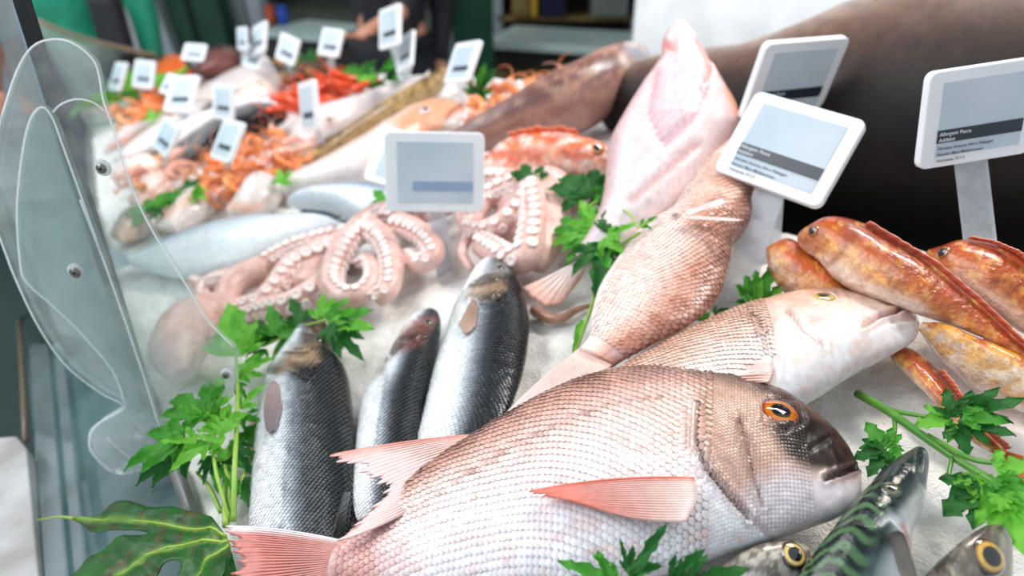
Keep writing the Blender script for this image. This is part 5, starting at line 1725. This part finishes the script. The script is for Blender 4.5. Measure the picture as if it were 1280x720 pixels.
sprig('tall parsley bunch beside the bracket foot, stems upright', [([(292, 652, .008), (293, 590, .03), (297, 500, .045), (294, 420, .05)], .0026), ([(284, 655, .006), (286, 600, .02), (262, 556, .035), (206, 545, .05)], .0024), ([(278, 640, .006), (300, 606, .014), (318, 560, .02)], .0026), ([(288, 650, .008), (270, 590, .03), (262, 530, .045), (258, 512, .05)], .0020), ([(276, 640, .004), (262, 610, .012), (246, 590, .02)], .0024), ([(282, 658, .008), (282, 600, .016), (290, 560, .024)], .0030)], [
    (296, 446, 288, 396, .05, .06, B, 1, 1.0), (296, 446, 318, 404, .05, .055, B, 3, 0.8), (297, 470, 338, 446, .045, .05, B, 0, 0.8), (296, 478, 308, 500, .045, .03, M_, 1, 0.8),
    (262, 518, 212, 490, .05, .06, M_, 0, 0.9), (262, 520, 228, 508, .05, .055, B, 1, 0.8), (262, 516, 276, 472, .05, .055, B, 3, 0.7),
    (232, 546, 152, 578, .05, .05, M_, 0, 0.8), (238, 560, 166, 598, .04, .035, D, 0, 0.8), (258, 552, 214, 590, .045, .045, B, 1, 0.9), (246, 550, 200, 556, .05, .055, B, 3, 0.8), (280, 552, 246, 548, .045, .05, B, 3, 0.9), (286, 540, 258, 500, .045, .05, B, 2, 0.7),
    (300, 510, 330, 480, .04, .045, B, 3, 0.8), (304, 520, 326, 530, .03, .03, M_, 1, 0.9), (304, 540, 330, 560, .02, .02, M_, 0, 0.9), (288, 560, 312, 590, .03, .02, D, 0, 0.9), (276, 580, 300, 620, .025, .015, M_, 1, 0.8), (266, 570, 252, 604, .03, .02, D, 2, 0.9), (290, 570, 262, 560, .03, .035, B, 1, 1.0), (300, 600, 318, 640, .015, .01, D, 1, 0.8)])
sprig('bright parsley bunch in the middle between octopus and pink bream', [([(717, 444, .006), (738, 388, .02), (760, 322, .05), (800, 290, .075)], .0024), ([(724, 270, .06), (735, 260, .065), (750, 249, .068)], .0032), ([(770, 258, .08), (788, 268, .085), (798, 284, .085), (816, 272, .09)], .0014)], [
    (742, 290, 688, 300, .06, .055, B, 0, 0.9), (738, 285, 690, 272, .06, .06, M_, 0, 0.9), (740, 296, 706, 326, .055, .045, M_, 2, 0.9), (748, 280, 722, 256, .065, .075, B, 3, 1.0), (752, 288, 782, 258, .07, .08, D, 0, 0.8), (752, 300, 778, 318, .065, .06, B, 1, 1.0), (752, 306, 742, 366, .06, .04, D, 0, 0.8), (746, 310, 722, 340, .05, .04, M_, 3, 0.9), (760, 296, 796, 278, .075, .085, B, 3, 0.7), (745, 296, 760, 340, .06, .05, M_, 1, 0.8), (800, 284, 822, 272, .085, .09, M_, 1, 0.8), (728, 400, 716, 440, .015, .006, B, 1, 0.3)])
sprig('dark parsley sprig lying over the scorpionfish beside the white belly', [([(742, 252, .06), (735, 240, .07), (722, 226, .075)], .002)], [(738, 248, 700, 212, .07, .085, D, 0, 0.9), (738, 248, 746, 206, .07, .09, D, 0, 0.8), (742, 248, 772, 232, .07, .08, M_, 2, 0.9), (738, 250, 764, 262, .065, .06, M_, 3, 0.8), (735, 246, 710, 240, .07, .075, D, 1, 0.8)])
sprig('small dark parsley sprig between scorpionfish and octopus arms', [([(668, 232, .07), (660, 224, .075)], .0015)], [(666, 232, 654, 200, .07, .09, D, 0, 0.9), (666, 232, 640, 218, .07, .08, D, 1, 0.9), (666, 230, 684, 222, .07, .08, D, 1, 0.8)])
sprig('tiny green parsley tip beside the left edge of the centre label', [], [(484, 254, 470, 240, .05, .055, M_, 1, 1.0)])
sprig('parsley tuft at the foot of the tilted label stem', [([(948, 384, .012), (950, 372, .02)], .002)], [(942, 382, 934, 342, .02, .04, M_, 0, 0.9), (950, 382, 968, 328, .02, .05, M_, 0, 0.8), (956, 382, 984, 358, .02, .035, B, 1, 1.0), (946, 384, 926, 378, .02, .02, D, 3, 1.0), (948, 384, 950, 350, .025, .045, B, 3, 0.7)])
sprig('parsley scrap on the ice under the pink bream, beside the tilted stem', [], [(884, 400, 866, 386, .012, .012, M_, 1, 1.0), (892, 392, 912, 384, .015, .02, D, 3, 1.0)])
sprig('dark parsley leaves in front of the big pink bream at the bottom', [([(800, 760, .05), (792, 730, .075), (786, 712, .085)], .0022), ([(880, 760, .05), (850, 735, .07), (840, 722, .075)], .002)], [
    (788, 722, 834, 660, .085, .095, D, 1, 0.62), (786, 716, 776, 674, .085, .095, D, 1, 0.5), (772, 722, 742, 694, .085, .09, M_, 1, 0.7), (764, 724, 698, 708, .085, .09, M_, 3, 0.8), (838, 724, 882, 690, .075, .085, D, 1, 0.8), (862, 728, 936, 708, .07, .08, D, 3, 0.8), (846, 726, 850, 696, .075, .085, D, 3, 0.8), (740, 730, 716, 720, .08, .085, M_, 1, 0.8)])
sprig('large dark green parsley sprig lying across the ice at right', [([(1072, 492, .012), (1110, 514, .022), (1155, 546, .03), (1205, 580, .036), (1250, 608, .04), (1300, 650, .04)], .0036), ([(1112, 513, .022), (1152, 520, .032), (1190, 526, .04)], .002), ([(1117, 516, .02), (1118, 542, .026), (1106, 562, .03)], .0018), ([(1190, 572, .036), (1188, 600, .036), (1222, 592, .04)], .0016), ([(1160, 545, .03), (1210, 572, .045), (1250, 580, .05)], .0022)], [
    (1106, 560, 1078, 528, .03, .04, M_, 5, 1.2), (1106, 562, 1068, 576, .03, .03, D, 5, 1.0), (1112, 562, 1136, 578, .03, .03, M_, 5, 0.9), (1106, 564, 1088, 598, .03, .025, D, 5, 0.9), (1110, 560, 1126, 540, .03, .035, M_, 5, 0.8),
    (1188, 524, 1146, 534, .04, .045, B, 5, 1.0), (1190, 522, 1178, 484, .042, .055, D, 5, 1.0), (1194, 518, 1216, 492, .045, .055, D, 5, 0.8), (1200, 518, 1284, 504, .045, .055, D, 4, 0.7), (1202, 522, 1268, 550, .045, .045, D, 4, 0.8), (1196, 530, 1216, 570, .04, .035, D, 5, 0.9), (1204, 520, 1262, 524, .05, .055, M_, 5, 0.8),
    (1244, 586, 1296, 574, .05, .055, B, 5, 1.1), (1240, 600, 1284, 640, .05, .05, M_, 4, 0.9), (1250, 618, 1282, 706, .05, .045, B, 4, 0.7), (1218, 592, 1234, 640, .04, .035, B, 5, 1.0), (1226, 606, 1184, 650, .038, .03, D, 5, 1.1), (1228, 612, 1222, 664, .036, .03, D, 5, 0.9), (1244, 634, 1262, 668, .04, .035, M_, 5, 1.0), (1256, 596, 1290, 606, .05, .05, M_, 5, 1.0)], 'parsley_stem_dark')
sprig('green parsley scraps beside the pale steaks at left', [], [(196, 262, 172, 250, .05, .055, M_, 0, 1.0), (200, 262, 184, 274, .05, .045, D, 0, 1.0), (205, 258, 216, 238, .05, .06, B, 2, 1.0), (212, 252, 238, 238, .055, .06, M_, 0, 1.0), (232, 240, 250, 222, .055, .065, D, 0, 1.0), (236, 242, 256, 244, .055, .055, B, 2, 1.0), (186, 266, 166, 268, .045, .04, B, 2, 1.0)])
sprig('pale green herb bit beside the white steak', [], [(354, 232, 362, 212, .05, .07, B, 3, 1.0), (352, 228, 346, 214, .05, .06, B, 3, 1.0)])
sprig('yellow green leaf behind the leftmost label', [], [(160, 124, 158, 98, .06, .09, B, 3, 1.2), (164, 124, 174, 104, .06, .08, B, 1, 1.2)])
sprig('yellow green leaf tuft left of the shelf label stem', [], [(190, 150, 186, 138, .06, .08, B, 3, 1.2), (194, 150, 206, 140, .06, .08, B, 3, 1.4)])
sprig('green herbs heaped at the back behind the red prawns', [], [(450, 100, 436, 76, .06, .1, M_, 0, 1.0), (456, 98, 466, 76, .06, .1, D, 0, 1.0), (470, 98, 486, 80, .06, .1, M_, 0, 1.0), (478, 102, 494, 92, .05, .08, D, 2, 1.0), (440, 104, 424, 90, .05, .08, M_, 2, 1.0), (462, 104, 452, 90, .06, .08, B, 0, 0.8), (388, 76, 380, 60, .08, .1, D, 0, 1.0)])
sprig('broad dark green leaf standing behind the small upright label', [], [(596, 118, 606, 78, .06, .12, M_, 3, 1.1), (598, 118, 622, 84, .06, .11, D, 3, 1.2), (592, 120, 586, 92, .06, .1, D, 1, 1.0)])

# --- big lobed leaf in the lower left
FL = Plane((90, 650, 0.0), (285, 675, 0.045), (200, 740, 0.035))
outl = [(88, 647), (125, 642), (150, 631), (165, 629), (190, 635), (217, 633), (240, 639), (262, 645), (274, 656), (286, 675), (291, 700), (286, 724), (262, 744), (236, 742), (222, 724), (228, 706), (216, 704), (196, 722), (178, 748), (140, 756), (108, 746), (94, 722), (112, 705), (135, 687), (160, 677), (185, 671), (181, 666), (160, 666), (130, 666), (112, 664), (104, 657)]
fo = spline(outl + [outl[0]], 150)[:-1]
lr = empty('lobed_leaf', FL.pt(np.array(286.), np.array(680.)), 'large dark green lobed leaf with yellow veins in the lower left corner', 'leaf')
bm = bmesh.new()
vs = [bm.verts.new(tuple(FL.pt(np.array(x), np.array(y)))) for x, y in fo]
bm.faces.new(vs)
bmesh.ops.triangulate(bm, faces=bm.faces[:])
for _ in range(4):
    es = [e for e in bm.edges if e.calc_length() > 0.005]
    if not es:
        break
    bmesh.ops.subdivide_edges(bm, edges=es, cuts=1)
    bmesh.ops.triangulate(bm, faces=bm.faces[:])
bmesh.ops.beautify_fill(bm, faces=bm.faces[:], edges=bm.edges[:])
bm.verts.ensure_lookup_table()
V = np.array([v.co for v in bm.verts])
Fc = [[v.index for v in f_.verts] for f_ in bm.faces]
bm.free()
xy = proj(V)
c = np.tile(srgb((14, 70, 10)), (len(V), 1))
one = np.ones(len(V))
VEINS = [[(286, 677), (230, 680), (190, 695), (150, 722)], [(284, 672), (262, 662), (200, 655), (125, 648), (92, 647)], [(286, 682), (262, 700), (236, 724)]]
c = apply_paint(c, xy, [('mottle', 26, 16, (26, 94, 14), 0.7, 0.45, 0.7, 2), ('blob', (112, 656), (9, 5), (40, 26, 18), 0.9), ('line', [(130, 658), (150, 663)], (60, 34, 20), 3, 0.8), ('line', [(208, 641), (206, 655), (200, 690)], (70, 40, 22), 2.2, 0.75), ('line', [(229, 643), (227, 660), (219, 685), (217, 696)], (60, 34, 22), 2.5, 0.75), ('line', [(248, 642), (244, 662), (241, 694)], (80, 46, 24), 2, 0.6), ('mottle', 12, 7, (80, 50, 24), 0.6, 0.62, 0.72, 12)] + [('line', v, (120, 164, 50), 3, 0.6) for v in VEINS], one)
V = V + FL.n * ((fbm(np.stack([xy[:, 0] / 40, xy[:, 1] / 30], -1), 8) - 0.5) * 0.016)[:, None]
dist = np.min([seg_dist(xy, v) for v in VEINS], 0)
V = V + FL.n * (np.minimum(dist, 20) / 20 * 0.003)[:, None]
lo = mesh('blade', V, Fc, MATS['leaf_paint'], lr, c)
lo.modifiers.new('thickness', 'SOLIDIFY').thickness = 0.0008
for v in VEINS:
    q = spline(v, 24)
    k = [np.argmin(np.linalg.norm(xy - p, axis=1)) for p in q]
    vp_ = FL.pt(q[:, 0], q[:, 1]) + FL.n * (((V[k] - FL.pt(xy[k, 0], xy[k, 1])) @ FL.n) + 0.0005)[:, None]
    tube('vein', vp_, np.linspace(0.0013, 0.0005, 24), MATS['leaf_vein'], lr, 6)
tube('leaf_tip', spline([FL.pt(np.array(x), np.array(y), 0.001) for x, y in ((92., 648.), (75., 646.), (60., 648.), (46., 650.))], 12), np.linspace(.0015, .0006, 12), MATS['leaf_vein'], lr, 6)
mesh('blade', [FL.pt(np.array(x), np.array(y), -0.015) for x, y in ((262., 700.), (290., 690.), (300., 730.), (280., 760.), (240., 740.))], [(0, 1, 2, 3, 4)], MATS['parsley_dark'], lr).modifiers.new('thickness', 'SOLIDIFY').thickness = 0.0008

# ================================================================== price labels
tag('white price label tilted right, on a wide clear stem above the pale bream', [(950, 115), (1083, 152), (1026, 264), (890, 213)], 0.125, (912, 390), True, 0.032, yawfix=0.1)
tag('white price label standing just behind the tilted one', [(958, 55), (1061, 43), (1022, 142), (922, 150)], 0.15, (960, 330), True, yawfix=0.1)
tag('large white price label at the right edge on a tall clear stem', [(1163, 93), (1302, 66), (1284, 193), (1143, 210)], 0.165, (1236, 395), True, 0.034, yawfix=-0.1)
tag('white price label upright at the centre above the octopus arms', [(480, 164), (606, 166), (605, 265), (483, 264)], 0.13, (556, 345), False, 0.020, band='label_pale_band', asp=0.8)
tag('white price label peeping out behind the left side of the centre label', [(480, 160), (572, 180), (548, 254), (453, 222)], 0.115, (505, 300))
tag('small upright label tilted left, beside the dark green leaf', [(572, 55), (602, 50), (585, 103), (555, 105)], 0.13, (578, 132), yawfix=0.4)
tag('upright label at the back right below the seller', [(475, 13), (500, 5), (499, 55), (476, 63)], 0.20, (503, 96), yawfix=0.5)
tag('narrow label seen nearly from its edge right of the back upright label', [(500, 50), (517, 34), (515, 84), (496, 92)], 0.14, (508, 102), yawfix=1.0)
tag('square label in front of the hand, at the back', [(405, 35), (430, 36), (422, 74), (397, 68)], 0.16, (415, 104), yawfix=0.3)
tag('diamond tilted label above the dark clams', [(352, 40), (376, 50), (366, 84), (345, 72)], 0.16, (364, 102), yawfix=0.4)
tag('narrow tall label at the back, second of the cluster left of the clams', [(318, 34), (332, 27), (332, 62), (314, 72)], 0.18, (322, 90), yawfix=0.7)
tag('low slanted label at the back in the cluster left of the clams', [(312, 55), (333, 60), (322, 88), (304, 82)], 0.13, (318, 98), yawfix=0.5)
tag('leftmost narrow label in the cluster at the back left of the clams', [(297, 35), (308, 32), (309, 64), (298, 62)], 0.19, (304, 86), yawfix=0.9)
tag('farthest flat label at the end of the counter by the pillars', [(232, 55), (262, 54), (253, 78), (225, 75)], 0.14, (244, 92), yawfix=0.2)
tag('white label leaning right in front of the orange salmon piece', [(217, 94), (249, 97), (238, 138), (205, 141)], 0.13, (233, 168), yawfix=0.3)
tag('label mostly hidden behind the one before the orange salmon', [(210, 91), (228, 95), (214, 120), (200, 116)], 0.14, (212, 140), yawfix=0.6)
tag('narrow upright label with blue screen above the black backed fish', [(267, 104), (293, 108), (290, 150), (268, 148)], 0.13, (282, 172), yawfix=0.6)
tag('label leaning left over the orange langoustine heap', [(283, 148), (306, 153), (287, 206), (263, 197)], 0.12, (288, 242), yawfix=0.5)
tag('small tilted label over the white fillet left of the langoustines', [(208, 145), (227, 158), (208, 200), (190, 182)], 0.12, (206, 226), yawfix=0.5)
tag('upright label seen past the bracket top, over tan shrimps', [(173, 75), (191, 77), (193, 112), (163, 108)], 0.14, (176, 140), yawfix=0.3)
tag('leftmost label seen almost from its edge beside the bracket top', [(146, 78), (161, 75), (148, 118), (136, 112)], 0.14, (142, 146), yawfix=0.9)
tag('label seen from its edge in front of the red prawns', [(374, 104), (393, 100), (398, 163), (380, 166)], 0.12, (410, 198), yawfix=0.9)


# ================================================================== people behind and beside the counter
pmat('skin_tone', (206, 150, 126), 0.45, col2=(196, 136, 112), nscale=20, sss=0.15)
pmat('dark_cloth', (26, 28, 36), 0.8, col2=(36, 38, 46), nscale=30, bscale=120, bstr=0.3)
pmat('green_cloth', (16, 150, 118), 0.7, col2=(22, 128, 100), nscale=8, bscale=80, bstr=0.4)
pmat('navy_cloth', (30, 34, 58), 0.8, col2=(40, 46, 74), nscale=20)
pmat('hair_dark', (40, 30, 26), 0.6, col2=(54, 42, 34), nscale=60)


def skin(name, verts, edges, mat, parent, root=0, sub=2):
    "connected joints with a radius each, grown into one surface"
    me = bpy.data.meshes.new(name)
    me.from_pydata([tuple(map(float, v[:3])) for v in verts], edges, [])
    o = link(name, me, mat, parent)
    o.modifiers.new('skin', 'SKIN')
    for i, v in enumerate(verts):
        me.skin_vertices[0].data[i].radius = (v[3], v[4] if len(v) > 4 else v[3])
        me.skin_vertices[0].data[i].use_root = (i == root)
    o.modifiers['skin'].use_smooth_shade = True
    sb = o.modifiers.new('sub', 'SUBSURF')
    sb.levels = sb.render_levels = sub
    return o


def person(label, base, face, cloth, trousers, handR, elbR, handL, elbL, hand_dir):
    "standing adult 1.75 m; face = unit heading; hands and elbows in world space"
    base = np.array(base, float)
    fx = np.array([face[0], face[1], 0.0])
    fx /= np.linalg.norm(fx)
    sx = np.array([fx[1], -fx[0], 0.0])          # the person's right
    up = np.array([0, 0, 1.0])
    p = lambda s, f, z: base + sx * s + fx * f + up * z
    root = empty('person', base, label, 'person')
    V, E = [], []

    def add(q, r, link_to=None, r2=None):
        V.append((*q, r, r2 or r))
        if link_to is not None:
            E.append((link_to, len(V) - 1))
        return len(V) - 1
    pel = add(p(0, 0, 0.95), .14, None, .11)
    be = add(p(0, 0.01, 1.10), .135, pel, .10)
    ch = add(p(0, 0.01, 1.30), .15, be, .11)
    nb = add(p(0, 0.0, 1.45), .07, ch)
    nk = add(p(0, 0.02, 1.53), .055, nb)
    hd = add(p(0, 0.04, 1.62), .085, nk, .095)
    add(p(0, 0.03, 1.71), .07, hd)
    add(p(0, 0.135, 1.605), .016, hd)
    for s in (1, -1):
        h = add(p(s * .10, 0, .90), .095, pel)
        k = add(p(s * .11, .03, .50), .06, h)
        a = add(p(s * .11, 0, .09), .042, k)
        add(p(s * .12, .15, .04), .035, a)
    wr = {}
    for s, hnd, elb in ((1, handR, elbR), (-1, handL, elbL)):
        sh = add(p(s * .19, 0, 1.40), .065, ch)
        e = add(elb, .045, sh)
        hnd = np.array(hnd, float)
        d = hnd - elb
        d /= np.linalg.norm(d)
        wv = hnd - d * 0.09
        w_ = add(wv, .028, e)
        pa = add(hnd - d * 0.02, .036, w_, .018)
        sd_ = np.cross(d, up)
        sd_ /= np.linalg.norm(sd_)
        dn = -np.cross(sd_, d)
        for i, (o_, ln) in enumerate(((-.030, .062), (-.010, .075), (.010, .072), (.030, .055))):
            a = add(hnd + sd_ * o_ + d * .02, .0100, pa)
            b = add(hnd + sd_ * o_ * 1.15 + d * (.02 + ln * .5) + dn * .012 * -1, .0092, a)
            add(hnd + sd_ * o_ * 1.1 + d * (.02 + ln * .85) - dn * .035, .0080, b)
        a = add(hnd - sd_ * .040 * s - d * .03, .0115, pa)
        add(hnd - sd_ * .058 * s + d * .015 - dn * .02, .0098, a)
        wr[s] = (elb, wv, d)
    skin('body', V, E, MATS['skin_tone'], root, 0)
    # jacket and trousers as looser surfaces
    V2 = [(*p(0, 0, .84), .165, .13), (*p(0, .01, 1.05), .16, .125), (*p(0, .01, 1.30), .175, .135), (*p(0, 0, 1.44), .085, .08)]
    E2 = [(0, 1), (1, 2), (2, 3)]
    for s in (1, -1):
        e, wv, d = wr[s]
        n0 = len(V2)
        V2 += [(*p(s * .19, 0, 1.40), .085), (*e, .062), (*(wv - d * (0.13 if s > 0 else 0.02)), .052 if s > 0 else .042)]
        E2 += [(2, n0), (n0, n0 + 1), (n0 + 1, n0 + 2)]
    skin('jacket', V2, E2, MATS[cloth], root, 1)
    V3 = [(*p(0, 0, .93), .155, .125)]
    E3 = []
    for s in (1, -1):
        n0 = len(V3)
        V3 += [(*p(s * .10, 0, .86), .11), (*p(s * .11, .03, .50), .08), (*p(s * .11, 0, .10), .065)]
        E3 += [(0, n0), (n0, n0 + 1), (n0 + 1, n0 + 2)]
    skin('trousers', V3, E3, MATS[trousers], root, 0)
    skin('hair', [(*p(0, -.01, 1.60), .08), (*p(0, 0.0, 1.68), .09), (*p(0, .04, 1.745), .06)], [(0, 1), (1, 2)], MATS['hair_dark'], root, 1)
    for s in (1, -1):
        c = p(s * .032, .128, 1.645)
        tube('eye', np.array([c, c + fx * .004, c + fx * .007]), [.013, .011, .004], MATS['label_plastic'], root, 10)
    tube('mouth', np.array([p(-.025, .125, 1.565), p(0, .132, 1.563), p(.025, .125, 1.565)]), .005, MATS['orange_plastic'], root, 6)
    return root


hnd = at(452, 44, 2.60)
elb = at(512, 8, 2.78)
c = at(470, 10, 3.05)
person('person in dark clothes behind the counter reaching a bare hand towards the fish', (c[0] + 0.06, c[1] + 0.05, 0.0), (-0.25, -1.0), 'dark_cloth', 'dark_cloth', hnd, elb, (c[0] + 0.26, c[1] + 0.02, 0.70), (c[0] + 0.29, c[1] + 0.10, 1.06), None)
c = at(84, 10, 2.9)
person('person in a green jacket standing on the customer side at top left', (c[0], c[1], 0.0), (0.5, -1.0), 'green_cloth', 'navy_cloth', (c[0] - 0.36, c[1] - 0.12, 0.72), (c[0] - 0.33, c[1], 1.05), (c[0] + 0.36, c[1] - 0.1, 0.76), (c[0] + 0.33, c[1] - 0.02, 1.08), None)
# dark shoulder bag hanging at the customer's side
bc = c + np.array([0.27, -0.16, 0.0])
bg = empty('shoulder_bag', (bc[0], bc[1], 0.80), 'dark shoulder bag hanging beside the green jacket', 'bag')
wbox('pouch', bc[0] - 0.06, bc[0] + 0.06, bc[1] - 0.07, bc[1] + 0.02, 0.80, 1.16, MATS['dark_cloth'], bg, 0.03)
tube('strap', spline([(bc[0] - 0.08, bc[1] - 0.02, 1.15), (bc[0] - 0.12, bc[1] + 0.04, 1.25), (bc[0] - 0.13, bc[1] + 0.12, 1.49), (bc[0] - 0.06, bc[1] + 0.16, 1.3), (bc[0] + 0.08, bc[1] - 0.02, 1.15)], 30), 0.014, MATS['dark_cloth'], bg, 8)
a = at(8, 52, 4.6)
oc = empty('storage_crate', (a[0], a[1], 0.0), 'orange red crate at the far left edge behind the glass', 'crate')
wbox('body', a[0] - 0.06, a[0] + 0.06, a[1], a[1] + 0.3, 0.0, a[2] + 0.06, MATS['orange_plastic'], oc, 0.01)
wbox('rim', a[0] - 0.07, a[0] + 0.07, a[1] - 0.01, a[1] + 0.31, a[2] + 0.04, a[2] + 0.07, MATS['white_panel'], oc, 0.004)
